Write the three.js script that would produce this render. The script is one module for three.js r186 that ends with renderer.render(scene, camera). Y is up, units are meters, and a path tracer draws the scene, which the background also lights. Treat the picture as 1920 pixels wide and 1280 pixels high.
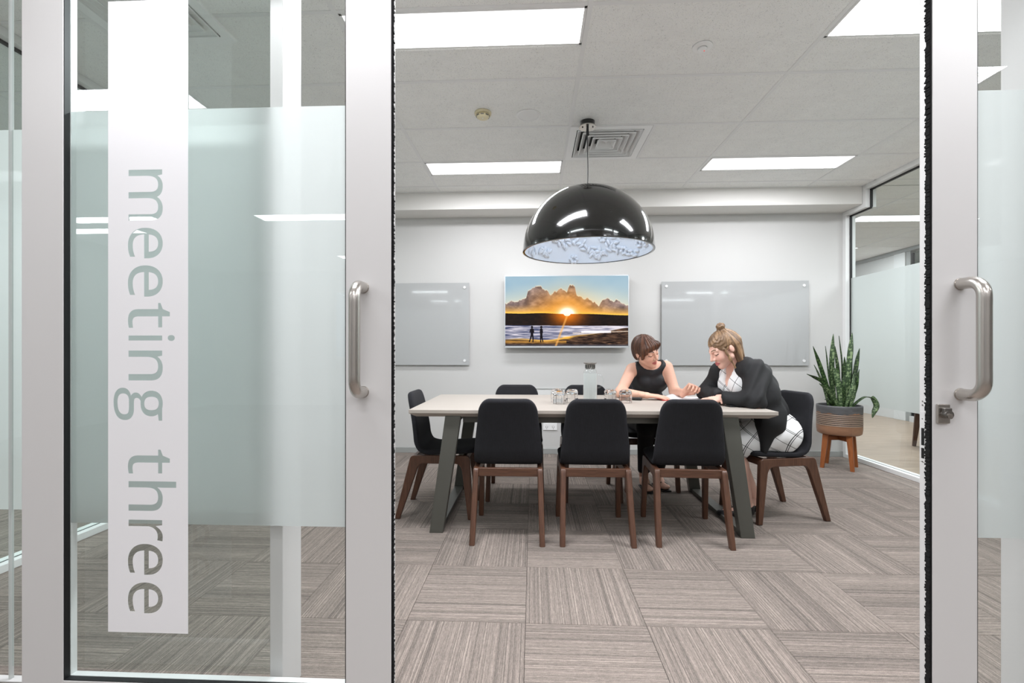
import * as THREE from 'three';
import { RoundedBoxGeometry } from 'three/addons/geometries/RoundedBoxGeometry.js';
import { mergeGeometries, mergeVertices } from 'three/addons/utils/BufferGeometryUtils.js';
import { FontLoader } from 'three/addons/loaders/FontLoader.js';
import { RectAreaLightUniformsLib } from 'three/addons/lights/RectAreaLightUniformsLib.js';

// ------------------------------------------------------------------ camera, sky, exposure
const scene = new THREE.Scene();
const renderer = new THREE.WebGLRenderer({ antialias: true });
renderer.toneMapping = THREE.LinearToneMapping;
renderer.toneMappingExposure = 1.0;
renderer.shadowMap.enabled = true;
RectAreaLightUniformsLib.init();
const FOCAL = 880;                                        // pixels of a 1920 x 1280 frame
const camera = new THREE.PerspectiveCamera(2 * Math.atan(640 / FOCAL) * 180 / Math.PI, 1.5, 0.05, 60);
camera.position.set(0, 1.114, 0);
camera.rotation.y = Math.atan(39 / FOCAL);
camera.setViewOffset(1920, 1280, 0, -17, 1920, 1280);     // shifted lens: verticals stay vertical
scene.background = new THREE.Color(0.55, 0.75, 1.0);      // the daylight beyond the office window behind the camera
const PANEL_LIGHT = 50.0;                                 // radiance of the ceiling panels
const OFFICE_LIGHT = 19.0;

// ------------------------------------------------------------------ small helpers
const PI = Math.PI, V3 = (x, y, z) => new THREE.Vector3(x, y, z);
const W = (x, y, depth) => new THREE.Vector3(x, y, -depth);            // depth counts away from the camera
let seed = 7;
const rnd = () => { seed = (seed + 0x6d2b79f5) | 0; let t = Math.imul(seed ^ (seed >>> 15), 1 | seed); t = (t + Math.imul(t ^ (t >>> 7), 61 | t)) ^ t; return ((t ^ (t >>> 14)) >>> 0) / 4294967296; };
const ran = (a, b) => a + (b - a) * rnd();
const mixn = (a, b, t) => a + (b - a) * t;
const clamp = (x, a = 0, b = 1) => Math.min(b, Math.max(a, x));
const smooth = (a, b, x) => { const t = clamp((x - a) / (b - a)); return t * t * (3 - 2 * t); };
const hash = (x, y) => { let h = Math.imul(x | 0, 374761393) + Math.imul(y | 0, 668265263); h = Math.imul(h ^ (h >>> 13), 1274126177); return ((h ^ (h >>> 16)) >>> 0) / 4294967296; };
const vnoise = (x, y) => { const i = Math.floor(x), j = Math.floor(y), f = x - i, g = y - j, u = f * f * (3 - 2 * f), v = g * g * (3 - 2 * g); return mixn(mixn(hash(i, j), hash(i + 1, j), u), mixn(hash(i, j + 1), hash(i + 1, j + 1), u), v); };
const fbm = (x, y, n = 4) => { let s = 0, a = 0.5; for (let k = 0; k < n; k++) { s += a * vnoise(x, y); x = x * 2.03 + 17; y = y * 2.03 + 31; a *= 0.5; } return s; };
const taken = new Map();
function numbered(name) { const n = taken.get(name) ?? 0; taken.set(name, n + 1); return n ? `${name}_${String(n).padStart(3, '0')}` : name; }
function mesh(name, geo, mat, parent = scene) {
  const g = Array.isArray(geo) ? mergeGeometries(geo.map((x) => (x.index ? x.toNonIndexed() : x))) : geo;
  const m = new THREE.Mesh(g, mat); m.name = parent === scene ? numbered(name) : name; m.castShadow = m.receiveShadow = true; parent.add(m); return m;
}
function tag(o, label, category, group, kind) { if (label) o.userData.label = label; if (category) o.userData.category = category; if (group) o.userData.group = group; if (kind) o.userData.kind = kind; return o; }
function thing(name, label, category, p = [0, 0, 0], turn = 0, group) { const o = new THREE.Group(); o.name = numbered(name); o.position.set(...p); o.rotation.y = turn; scene.add(o); return tag(o, label, category, group); }
function structure(name, label) { const o = new THREE.Group(); o.name = numbered(name); scene.add(o); o.userData.kind = 'structure'; if (label) o.userData.label = label; return o; }
function box(x0, x1, y0, y1, z0, z1, r = 0) {
  const w = Math.abs(x1 - x0), h = Math.abs(y1 - y0), d = Math.abs(z1 - z0), q = Math.min(r, w * 0.45, h * 0.45, d * 0.45);
  const g = q > 0.0004 ? new RoundedBoxGeometry(w, h, d, 2, q) : new THREE.BoxGeometry(w, h, d);
  return g.translate((x0 + x1) / 2, (y0 + y1) / 2, (z0 + z1) / 2);
}
const dbox = (x0, x1, y0, y1, d0, d1, r = 0) => box(x0, x1, y0, y1, -d1, -d0, r);     // depths away from the camera
function cyl(r0, r1, a, b, n = 20) {                                                   // cone from a (radius r0) to b (radius r1)
  const g = new THREE.CylinderGeometry(r1, r0, a.distanceTo(b), n);
  g.applyQuaternion(new THREE.Quaternion().setFromUnitVectors(V3(0, 1, 0), b.clone().sub(a).normalize()));
  return g.translate((a.x + b.x) / 2, (a.y + b.y) / 2, (a.z + b.z) / 2);
}
const tube = (pts, r, n = 40, m = 12) => new THREE.TubeGeometry(new THREE.CatmullRomCurve3(pts, false, 'centripetal'), n, r, m, false);
const lathe = (pts, n = 48) => new THREE.LatheGeometry(pts.map((p) => new THREE.Vector2(p[0], p[1])), n);
function planar(g, s = 1, turn = 0) {                                                  // uv in metres on the face each triangle mostly points to
  g = g.index ? g.toNonIndexed() : g;
  const p = g.attributes.position, uv = new Float32Array(p.count * 2), a = V3(), b = V3(), c = V3();
  for (let i = 0; i < p.count; i += 3) {
    a.fromBufferAttribute(p, i); b.fromBufferAttribute(p, i + 1); c.fromBufferAttribute(p, i + 2);
    const n = b.clone().sub(a).cross(c.clone().sub(a)), ax = Math.abs(n.x), ay = Math.abs(n.y), az = Math.abs(n.z);
    [a, b, c].forEach((q, k) => { let u = ax >= ay && ax >= az ? q.z : q.x, v = ay > ax && ay > az ? q.z : q.y; if (turn) [u, v] = [v, u]; uv[(i + k) * 2] = u * s; uv[(i + k) * 2 + 1] = v * s; });
  }
  g.setAttribute('uv', new THREE.BufferAttribute(uv, 2)); return g;
}
function texture(w, h, f, srgb = true, repeat = true) {                                // f(x, y) in 0..1 gives [r, g, b] in 0..1
  const d = new Uint8Array(w * h * 4);
  for (let y = 0; y < h; y++) for (let x = 0; x < w; x++) { const c = f(x / w, y / h, x, y), i = (y * w + x) * 4; d[i] = clamp(c[0]) * 255; d[i + 1] = clamp(c[1]) * 255; d[i + 2] = clamp(c[2]) * 255; d[i + 3] = 255; }
  const t = new THREE.DataTexture(d, w, h); t.magFilter = THREE.LinearFilter; t.minFilter = THREE.LinearMipmapLinearFilter; t.generateMipmaps = true;
  if (repeat) t.wrapS = t.wrapT = THREE.RepeatWrapping; if (srgb) t.colorSpace = THREE.SRGBColorSpace; t.needsUpdate = true; return t;
}
const std = (o) => new THREE.MeshStandardMaterial(o), phys = (o) => new THREE.MeshPhysicalMaterial(o);

// ------------------------------------------------------------------ materials
const grain = (dark, light, len, ring) => texture(256, 256, (u, v) => {
  const n = fbm(u * 5 + 9, v * ring, 4), s = vnoise(u * 14, v * 190), t = clamp(0.15 + 0.7 * n + 0.32 * (s - 0.5));
  return [0, 1, 2].map((k) => mixn(dark[k], light[k], t));
});
const M = {
  paint: std({ color: 0xcccbc9, roughness: 0.75 }),
  soffit: std({ color: 0xe4e2de, roughness: 0.7 }),
  plainWhite: std({ color: 0xdededc, roughness: 0.6 }),
  alu: std({ color: 0xd6d5d4, roughness: 0.42, metalness: 0.05 }),
  whiteFrame: std({ color: 0xe6e7e6, roughness: 0.4 }),
  greyTrim: std({ color: 0xa9aba9, roughness: 0.45, metalness: 0.2 }),
  black: std({ color: 0x0c0c0e, roughness: 0.5 }),
  pile: std({ color: 0x050506, roughness: 1 }),
  steel: std({ color: 0xc4bfb9, roughness: 0.27, metalness: 1 }),
  darkSteel: std({ color: 0x86837f, roughness: 0.38, metalness: 1 }),
  glass: phys({ color: 0xf3f6f5, transmission: 1, thickness: 0, roughness: 0, ior: 1.52 }),
  fixedGlass: phys({ color: 0xecf4f2, transmission: 1, thickness: 0, roughness: 0, ior: 1.52 }),
  doorFrost: phys({ color: 0xd2d6d5, transmission: 0.82, thickness: 0, roughness: 0.93, ior: 1.3, specularIntensity: 0.3 }),
  frost: phys({ color: 0xf4f7f6, transmission: 0.82, thickness: 0, roughness: 0.93, ior: 1.3, specularIntensity: 0.3 }),
  vinyl: std({ color: 0xf3f3f5, roughness: 0.32 }),
  board: phys({ color: 0xb2b3b3, roughness: 0.06, clearcoat: 0.4, clearcoatRoughness: 0.03 }),
  boardPin: std({ color: 0xe8e8e8, roughness: 0.25 }),
  grid: std({ color: 0xededec, roughness: 0.5 }),
  diffuser: std({ color: 0xffffff, emissive: 0xffffff, emissiveIntensity: 1.6, roughness: 0.6 }),
  lacquer: phys({ color: 0x050505, roughness: 0.12, clearcoat: 1, clearcoatRoughness: 0.02 }),
  plaster: std({ color: 0xe9eef4, roughness: 0.6 }),
  tableTop: std({ color: 0xaca49b, roughness: 0.42 }),
  tableLeg: std({ color: 0x5c5c56, roughness: 0.4, metalness: 0.25 }),
  cream: std({ color: 0xe2d7b4, roughness: 0.45 }),
  plastic: std({ color: 0xf6f6f5, roughness: 0.4 }),
  red: std({ color: 0xc8202a, roughness: 0.5 }),
  paper: std({ color: 0xf6f6f8, roughness: 0.8 }),
  soil: std({ color: 0x2a211b, roughness: 1 }),
  ledRed: std({ color: 0xff3020, emissive: 0xff2010, emissiveIntensity: 1.2 }),
  tumbler: phys({ color: 0xffffff, transmission: 1, thickness: 0.02, roughness: 0, ior: 1.5 }),
  water: phys({ color: 0xffffff, transmission: 1, thickness: 0.05, roughness: 0.0, ior: 1.33 }),
  frosted: phys({ color: 0xe4e6e5, transmission: 0.75, thickness: 0, roughness: 0.72, ior: 1.4 }),
  clearJug: phys({ color: 0xfbfdfd, transmission: 1, thickness: 0, roughness: 0, ior: 1.5 }),
};
const fabricMap = texture(256, 256, (u, v, x, y) => { const n = hash(x, y), w = (x >> 1) % 2 ^ (y >> 1) % 2, l = 0.7 * vnoise(u * 90, v * 12) + 0.3 * vnoise(u * 12, v * 90), t = 0.073 + 0.015 * w + 0.024 * n + 0.034 * l; return [t * 0.95, t * 0.96, t * 1.12]; });
M.fabric = std({ map: fabricMap, roughness: 0.95 });
M.walnut = std({ map: grain([0.24, 0.15, 0.105], [0.44, 0.3, 0.225], 1, 46), roughness: 0.38 });
M.teak = std({ map: grain([0.45, 0.24, 0.1], [0.68, 0.4, 0.2], 1, 30), roughness: 0.5 });
const pits = texture(512, 512, (u, v, x, y) => {
  const a = vnoise(x / 2.6, y / 2.6), b = vnoise(x / 1.7 + 90, y / 1.7), c = fbm(u * 8, v * 8, 3);
  let t = 0.965 + 0.03 * (c - 0.5); if (a > 0.86) t -= 0.22 * smooth(0.86, 0.95, a); if (b > 0.9) t -= 0.2; return [t, t, t * 0.99];
});
M.ceilingTile = std({ map: pits, roughness: 0.95 });

// ------------------------------------------------------------------ dimensions (metres, depths away from the camera)
const CEIL = 2.737, BACK = 5.08, LEFT = -2.70, RIGHT = 3.30, DOORF = 1.39, DOORB = 1.435, FIXF = 1.455, FIXB = 1.575, BULKY = 2.56, BULKD = 4.78;
const FILM0 = 0.574, FILM1 = 1.864, FARX = 5.92;

// ------------------------------------------------------------------ floor: carpet tiles laid quarter-turned
const floor = structure('floor', 'floor of grey and taupe striped carpet tiles laid quarter turned');
const carpets = [0, 1, 2].map((k) => {
  const rows = []; let y = 0, zone = 0.5;                          // yarn lines 1 to 6 mm wide, gathered in darker and lighter zones
  while (y < 512) { if (rnd() < 0.06) zone = ran(0.34, 0.72); const w = 1 + Math.floor(rnd() * rnd() * 5), t = clamp(zone + ran(-0.42, 0.42)); for (let i = 0; i < w && y < 512; i++, y++) rows.push(t); }
  const map = texture(512, 512, (u, v, x, yy) => {
    const band = rows[yy], brk = fbm(u * 9 + 40 * k, v * 120, 3), fine = vnoise(u * 40, v * 256 + 9 * k), pile = hash(x + 999 * k, yy);
    const t = clamp(0.12 + 0.62 * band * (0.5 + 0.9 * brk) + 0.24 * (fine - 0.5) + 0.42 * (pile - 0.5) + 0.09);
    return [mixn(0.32, 0.69, t), mixn(0.296, 0.636, t), mixn(0.278, 0.597, t)];
  });
  const bump = texture(512, 512, (u, v, x, yy) => { const t = 0.5 * rows[yy] + 0.5 * hash(x, yy + 77 * k); return [t, t, t]; }, false);
  return std({ map, bumpMap: bump, bumpScale: 0.0012, roughness: 1 });
});
{
  const S = 0.49, D = 0.5, X0 = -0.03, D0 = 1.92;
  const geos = [0, 1].map((turn) => {
    const g = new RoundedBoxGeometry(S - 0.0012, 0.012, D - 0.0012, 1, 0.0015), p = g.attributes.position, uv = g.attributes.uv;
    for (let i = 0; i < p.count; i++) { const u = p.getX(i) / S + 0.5, v = p.getZ(i) / D + 0.5; uv.setXY(i, turn ? v : u, turn ? u : v); }
    return g;
  });
  for (let i = -9; i < 7; i++) for (let j = -1; j < 7; j++) {
    const x = X0 + S * (i + 0.5), d = D0 + D * (j + 0.5);
    if (x > RIGHT + 0.2 || d > BACK + 0.2) continue;
    const m = mesh('carpet_tile', geos[(i + j + 1) & 1], carpets[(Math.floor(hash(i + 50, j + 9) * 3))], floor);
    m.position.set(x, -0.006, -d); if (hash(i + 3, j + 70) > 0.5) m.rotation.y = PI;
  }
  const base = std({ color: 0x8d837b, roughness: 1 });
  mesh('floor_slab', dbox(-9, 9, -0.25, -0.013, -9, 11), base, floor);
  const office = carpets[0].clone(); office.map = carpets[0].map.clone(); office.map.repeat.set(2, 2); office.bumpMap = null;
  mesh('office_carpet', planar(dbox(-9, 9, -0.012, -0.001, -8, 1.4)), office, floor);
  mesh('side_room_carpet', planar(dbox(-7, -4.46, -0.012, -0.001, 1.45, BACK)), office, floor);
  const planks = texture(512, 512, (u, v) => { const row = Math.floor(v * 5), n = fbm(u * 4 + row * 13, v * 70, 4), t = clamp(0.25 + 0.2 * hash(row, 5) + 0.6 * n - 0.1); return [mixn(0.5, 0.82, t), mixn(0.43, 0.74, t), mixn(0.37, 0.66, t)]; });
  const wood = std({ map: planks, roughness: 0.35 });
  mesh('corridor_vinyl', planar(dbox(3.36, FARX, -0.012, 0.0, 1.45, 10)), wood, floor);
  mesh('far_room_vinyl', planar(dbox(FARX, 8.6, -0.012, -0.001, 1.45, 10)), wood, floor);
}

// ------------------------------------------------------------------ ceiling: mineral tiles in a T-bar grid
const ceiling = structure('ceiling', 'suspended ceiling of speckled white mineral tiles in a white grid');
const COL = 1.22, C0 = -0.95, ROW = 0.6, R0 = 2.21;
const lightSpots = [];                                    // [x0, x1, depth0, depth1]
const panelSpots = { near1: [C0, R0], near2: [C0 + 2 * COL, R0], far1: [C0, R0 + 3 * ROW], far2: [C0 + 2 * COL, R0 + 3 * ROW] };
{
  const tileGeo = new Map();
  const tile = (x0, x1, d0, d1) => {
    const w = +(x1 - x0 - 0.02).toFixed(4), d = +(d1 - d0 - 0.02).toFixed(4); if (w < 0.03 || d < 0.03) return;
    const key = w + ',' + d;
    if (!tileGeo.has(key)) tileGeo.set(key, planar(new RoundedBoxGeometry(w, 0.016, d, 1, 0.003), 1.7));
    const m = mesh('ceiling_tile', tileGeo.get(key), M.ceilingTile, ceiling); m.position.set((x0 + x1) / 2, CEIL + 0.008, -(d0 + d1) / 2);
  };
  for (let i = -4; i < 6; i++) for (let j = -1; j < 12; j++) {
    let x0 = C0 + i * COL, x1 = x0 + COL, d0 = R0 + j * ROW, d1 = d0 + ROW;
    if (x1 < -4.7 || (d0 > BULKD - 0.05 && x0 < RIGHT)) { if (x1 <= RIGHT) continue; x0 = Math.max(x0, RIGHT + 0.05); }
    if (x0 < RIGHT && d0 < BULKD && d1 > BULKD) { if (x1 > RIGHT) tile(RIGHT + 0.05, x1, BULKD, d1); d1 = BULKD; }
    const lit = Object.values(panelSpots).some(([a, b]) => Math.abs(a - x0) < 0.02 && Math.abs(b - d0) < 0.02) || (i === 4 && j === 6) || (i === -3 && (j === 3 || j === 0)) || (i === 4 && (j === 2 || j === 9));
    if (lit) { lightSpots.push([x0, x1, d0, d0 + 0.3]); tile(x0, x1, d0 + 0.3, d1); continue; }
    if (i === 1 && j === 2) { tile(x0 + 0.61, x1, d0, d1); continue; }                 // the square air outlet takes half of this one
    tile(x0, x1, d0, d1);
  }
  for (let i = -3; i <= 6; i++) { const x = C0 + i * COL; mesh('grid_bar', dbox(x - 0.012, x + 0.012, CEIL - 0.003, CEIL + 0.031, 1.61, x < RIGHT ? BULKD - 0.023 : 9.4, 0.001), M.grid, ceiling); }
  for (let j = -1; j <= 4; j++) { const d = R0 + j * ROW; mesh('grid_bar', dbox(-4.6, RIGHT - 0.06, CEIL - 0.0022, CEIL + 0.03, d - 0.012, d + 0.012, 0.001), M.grid, ceiling); }
  for (let j = -1; j <= 12; j++) { const d = R0 + j * ROW; mesh('grid_bar', dbox(RIGHT + 0.06, 6.4, CEIL - 0.0022, CEIL + 0.03, d - 0.012, d + 0.012, 0.001), M.grid, ceiling); }
  mesh('grid_bar', dbox(0.27 + 0.6, 0.27 + 0.624, CEIL - 0.0026, CEIL + 0.029, R0 + 2 * ROW, R0 + 3 * ROW, 0.001), M.grid, ceiling);
  mesh('wall_angle', dbox(LEFT + 0.055, RIGHT - 0.055, CEIL - 0.0045, CEIL + 0.02, BULKD - 0.022, BULKD - 0.0005, 0.001), M.grid, ceiling);
  mesh('ceiling_slab', dbox(-9, 9, CEIL + 0.06, CEIL + 0.3, -9, 11), M.soffit, ceiling);
  mesh('office_ceiling', planar(dbox(-9, 9, CEIL, CEIL + 0.02, -8, 1.6), 1.7), M.ceilingTile, ceiling);
  mesh('side_room_ceiling', planar(dbox(-9, -4.62, CEIL, CEIL + 0.02, 1.6, BULKD), 1.7), M.ceilingTile, ceiling);
  mesh('far_room_ceiling', planar(dbox(6.38, 9, CEIL, CEIL + 0.02, 1.6, 10), 1.7), M.ceilingTile, ceiling);
  mesh('bulkhead', dbox(-9, RIGHT - 0.051, BULKY, CEIL + 0.05, BULKD, BACK + 0.05, 0.003), M.soffit, ceiling);
}

// ------------------------------------------------------------------ solid walls
const wallBack = structure('wall_back', 'plain off-white plaster end wall of the meeting room');
mesh('plaster', [dbox(-9, RIGHT + 0.05, 0, BULKY + 0.01, BACK, BACK + 0.15), dbox(RIGHT - 0.05, RIGHT + 0.05, BULKY, CEIL + 0.05, BULKD, BACK + 0.15)], M.paint, wallBack);
const skirting = structure('baseboard_back', 'low grey aluminium skirting along the end wall');
mesh('skirting_strip', dbox(LEFT + 0.05, RIGHT - 0.05, 0, 0.058, BACK - 0.012, BACK, 0.003), M.greyTrim, skirting);
for (const [name, x0, x1, d0, d1] of [['wall_far_left', -9.1, -6.6, -9, BACK + 0.1], ['wall_far_right', 8.5, 9.1, -9, 11], ['wall_corridor_end', RIGHT, 9, 9.9, 11]])
  mesh('plaster', dbox(x0, x1, 0, CEIL + 0.05, d0, d1), M.paint, structure(name, { wall_far_left: 'white wall of the room beyond the side glazing', wall_far_right: 'white wall beyond the corridor partition', wall_corridor_end: 'white wall at the end of the corridor' }[name]));
{ // the office behind the camera ends in a wall with one narrow window
  const w = structure('wall_rear', 'white office wall with a narrow window');
  const z = 6.6;
  mesh('plaster', [box(-9, -4.1, 0, CEIL + 0.05, z, z + 0.2), box(-3.55, 9, 0, CEIL + 0.05, z, z + 0.2), box(-4.1, -3.55, 0, 0.95, z, z + 0.2), box(-4.1, -3.55, 2.35, CEIL + 0.05, z, z + 0.2)], M.paint, w);
  const win = structure('window_1', 'narrow office window');
  mesh('frame', [box(-4.1, -4.06, 0.95, 2.35, z + 0.08, z + 0.13), box(-3.59, -3.55, 0.95, 2.35, z + 0.08, z + 0.13), box(-4.06, -3.59, 0.95, 0.99, z + 0.08, z + 0.13), box(-4.06, -3.59, 2.31, 2.35, z + 0.08, z + 0.13)], M.alu, win);
  mesh('pane', box(-4.06, -3.59, 0.99, 2.31, z + 0.1, z + 0.102), M.glass, win);
}
mesh('plaster', dbox(-9.1, -6.6, 0, CEIL + 0.05, -9, -6), M.paint, structure('wall_office_corner', 'white wall of the open office'));

// ------------------------------------------------------------------ glazed partitions
function pane(name, parent, pts, axis, at, mat, thick) {          // pts: outline [along, y]; axis 'x' spans x at depth `at`, 'd' spans depth at x = `at`
  const s = new THREE.Shape(pts.map((p) => new THREE.Vector2(p[0], p[1]))), g = thick ? new THREE.ExtrudeGeometry(s, { depth: thick, bevelEnabled: false }) : new THREE.ShapeGeometry(s);
  if (axis === 'x') g.translate(0, 0, -at - (thick || 0) / 2); else { g.rotateY(PI / 2); g.translate(at, 0, 0); }
  return mesh(name, g, mat, parent);
}
const rect = (a, b, y0, y1) => [[a, y0], [b, y0], [b, y1], [a, y1]];
function sideGlazing(o, x, inner, steps) {                          // partition along the depth axis; inner = side of the meeting room (+1 or -1)
  const t = 0.05, F = M.whiteFrame;
  mesh('sill_track', [dbox(x - t, x - 0.008, 0, 0.04, FIXB, BACK, 0.002), dbox(x + 0.008, x + t, 0, 0.04, FIXB, BACK, 0.002), dbox(x - 0.008, x + 0.008, 0, 0.02, FIXB, BACK)], F, o);
  mesh('sill_gasket', dbox(x - 0.0075, x + 0.0075, 0.02, 0.037, FIXB, BACK), M.black, o);
  mesh('head_rail', dbox(x - t, x + t, CEIL - 0.045, CEIL - 0.0005, FIXB, BULKD - 0.0455, 0.002), F, o);
  mesh('head_gasket', dbox(x - 0.0095, x + 0.0095, CEIL - 0.058, CEIL - 0.045, FIXB, BULKD - 0.045), M.black, o);
  mesh('head_riser', dbox(x - t, x + t, BULKY - 0.045, CEIL - 0.0005, BULKD - 0.045, BULKD - 0.0005, 0.002), F, o);
  mesh('riser_gasket', dbox(x - 0.0095, x + 0.0095, BULKY - 0.045, CEIL - 0.045, BULKD - 0.058, BULKD - 0.045), M.black, o);
  mesh('head_rail', dbox(x - t, x + t, BULKY - 0.045, BULKY - 0.0005, BULKD, BACK - 0.0005, 0.002), F, o);
  mesh('head_gasket', dbox(x - 0.0095, x + 0.0095, BULKY - 0.058, BULKY - 0.045, BULKD - 0.05, BACK - 0.05), M.black, o);
  mesh('end_post', dbox(x - t, x + t, 0.04, BULKY - 0.0455, BACK - 0.05, BACK - 0.0005, 0.002), F, o);
  mesh('end_gasket', dbox(x - 0.0095, x + 0.0095, 0.04, BULKY - 0.045, BACK - 0.062, BACK - 0.05), M.black, o);
  const ends = [FIXB + 0.0, ...steps, BACK - 0.05];
  for (let k = 0; k + 1 < ends.length; k++) {
    const a = ends[k] + 0.002, b = ends[k + 1] - 0.002, last = k + 2 === ends.length;
    const out = last ? [[a, 0.037], [b, 0.037], [b, BULKY - 0.045], [BULKD - 0.045, BULKY - 0.045], [BULKD - 0.045, CEIL - 0.045], [a, CEIL - 0.045]] : rect(a, b, 0.037, CEIL - 0.045);
    pane('glass_pane', o, out, 'd', x, M.fixedGlass);
    pane('frosted_film', o, rect(a, b, FILM0, FILM1), 'd', x + inner * 0.003, M.doorFrost);
  }
}
sideGlazing(structure('wall_left', 'glazed side partition with a frosted band'), LEFT, 1, [3.3]);
sideGlazing(structure('wall_right', 'glazed side partition with a frosted band beside the plant'), RIGHT, -1, [3.3]);
{ // front partition: fixed glazing either side of the doorway
  const o = structure('wall_front', 'fixed glazed front partition behind the sliding doors'), F = M.alu, mid = 1.515;
  const JL = -0.7925, JR = 1.50, HEAD = 2.42;
  for (const [a, b] of [[JL - 0.042, JL], [JR, JR + 0.042]]) mesh('jamb', dbox(a, b, 0, CEIL, FIXF, FIXB, 0.003), F, o);
  mesh('transom', dbox(JL, JR, HEAD, HEAD + 0.06, FIXF, FIXB, 0.003), F, o);
  mesh('head_rail', dbox(-6.6, JL - 0.042, CEIL - 0.045, CEIL, FIXF, FIXB), F, o); mesh('head_rail', dbox(JR + 0.042, 8.5, CEIL - 0.045, CEIL, FIXF, FIXB), F, o);
  mesh('sill_track', dbox(-6.6, JL - 0.043, 0, 0.003, 1.5, 1.53), F, o); mesh('sill_track', dbox(JR + 0.043, 8.5, 0, 0.003, 1.5, 1.53), F, o);
  const gaps = [-6.6, -4.2, -1.767, JL - 0.042];
  for (let k = 0; k < 3; k++) {
    pane('glass_pane', o, rect(gaps[k] + (k ? 0.003 : 0), gaps[k + 1] - (k < 2 ? 0.003 : 0), 0.045, CEIL - 0.045), 'x', mid, M.fixedGlass);
    pane('frosted_film', o, rect(gaps[k] + 0.003, gaps[k + 1] - 0.003, FILM0, FILM1), 'x', mid + 0.004, M.frost);
  }
  for (const x of [-4.2, -1.767]) mesh('glass_joint', dbox(x - 0.003, x + 0.003, 0.003, CEIL - 0.045, mid - 0.006, mid + 0.006), M.frosted, o);
  pane('glass_pane', o, rect(JR + 0.042, RIGHT - 0.05, 0.003, CEIL - 0.045), 'x', mid, M.fixedGlass);
  pane('frosted_film', o, rect(JR + 0.045, RIGHT - 0.05, FILM0, FILM1), 'x', mid + 0.004, M.frost);
  pane('glass_pane', o, rect(RIGHT + 0.05, 8.5, 0.003, CEIL - 0.045), 'x', mid, M.fixedGlass);
  pane('glass_pane', o, rect(JL, JR, HEAD + 0.06, CEIL), 'x', mid, M.fixedGlass);
  for (const x of [LEFT, RIGHT]) mesh('corner_post', dbox(x - 0.05, x + 0.05, 0, CEIL, FIXF, FIXB + 0.01, 0.003), F, o);
}
{ // partition on the far side of the corridor
  const o = structure('wall_corridor', 'glazed corridor partition with white posts'), x = FARX;
  mesh('panel', dbox(x, x + 0.06, 0, CEIL - 0.06, 7.96, 9.9, 0.002), M.plainWhite, o);
  mesh('post', dbox(x - 0.02, x + 0.08, 0, CEIL - 0.05, 7.72, 7.95, 0.004), M.whiteFrame, o);
  mesh('post', dbox(x - 0.005, x + 0.08, 0, CEIL - 0.05, 7.63, 7.715, 0.002), M.greyTrim, o);
  mesh('gasket', dbox(x + 0.01, x + 0.03, 0.09, CEIL - 0.1, 7.59, 7.628), M.black, o);
  mesh('head_rail', dbox(x - 0.03, x + 0.08, CEIL - 0.06, CEIL - 0.004, 1.58, 9.9, 0.002), M.greyTrim, o);
  mesh('sill_track', dbox(x - 0.03, x + 0.08, 0, 0.09, 1.58, 7.62, 0.002), M.alu, o);
  pane('glass_pane', o, rect(1.6, 7.6, 0.09, CEIL - 0.09), 'd', x + 0.02, M.fixedGlass);
  pane('frosted_film', o, rect(1.6, 7.6, FILM0, FILM1), 'd', x + 0.024, M.frost);
}

// ------------------------------------------------------------------ sliding doors
function pullHandle(x, parent) {
  const y0 = 0.99, y1 = 1.303, out = 0.072, r = 0.0165, d = DOORF, R = 0.04, pts = [];
  pts.push(W(x, y1, d)); pts.push(W(x, y1, d - (out - R)));
  for (let k = 1; k <= 5; k++) { const a = k / 6 * PI / 2; pts.push(W(x, y1 - R + R * Math.cos(a), d - (out - R) - R * Math.sin(a))); }
  for (let k = 0; k <= 6; k++) pts.push(W(x, mixn(y1 - R, y0 + R, k / 6), d - out));
  for (let k = 1; k <= 5; k++) { const a = k / 6 * PI / 2; pts.push(W(x, y0 + R - R * Math.sin(a), d - out + R - R * Math.cos(a))); }
  pts.push(W(x, y0, d - (out - R))); pts.push(W(x, y0, d));
  const g = new THREE.TubeGeometry(new THREE.CatmullRomCurve3(pts, false, 'centripetal'), 120, r, 20, false);
  const o = mesh('pull_handle', g, M.steel, parent); tag(o, 'brushed steel tubular pull handle');
  for (const y of [y0, y1]) mesh('rosette', cyl(0.0175, 0.0175, W(x, y, d), W(x, y, d - 0.003), 24), M.steel, o);
  return o;
}
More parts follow.
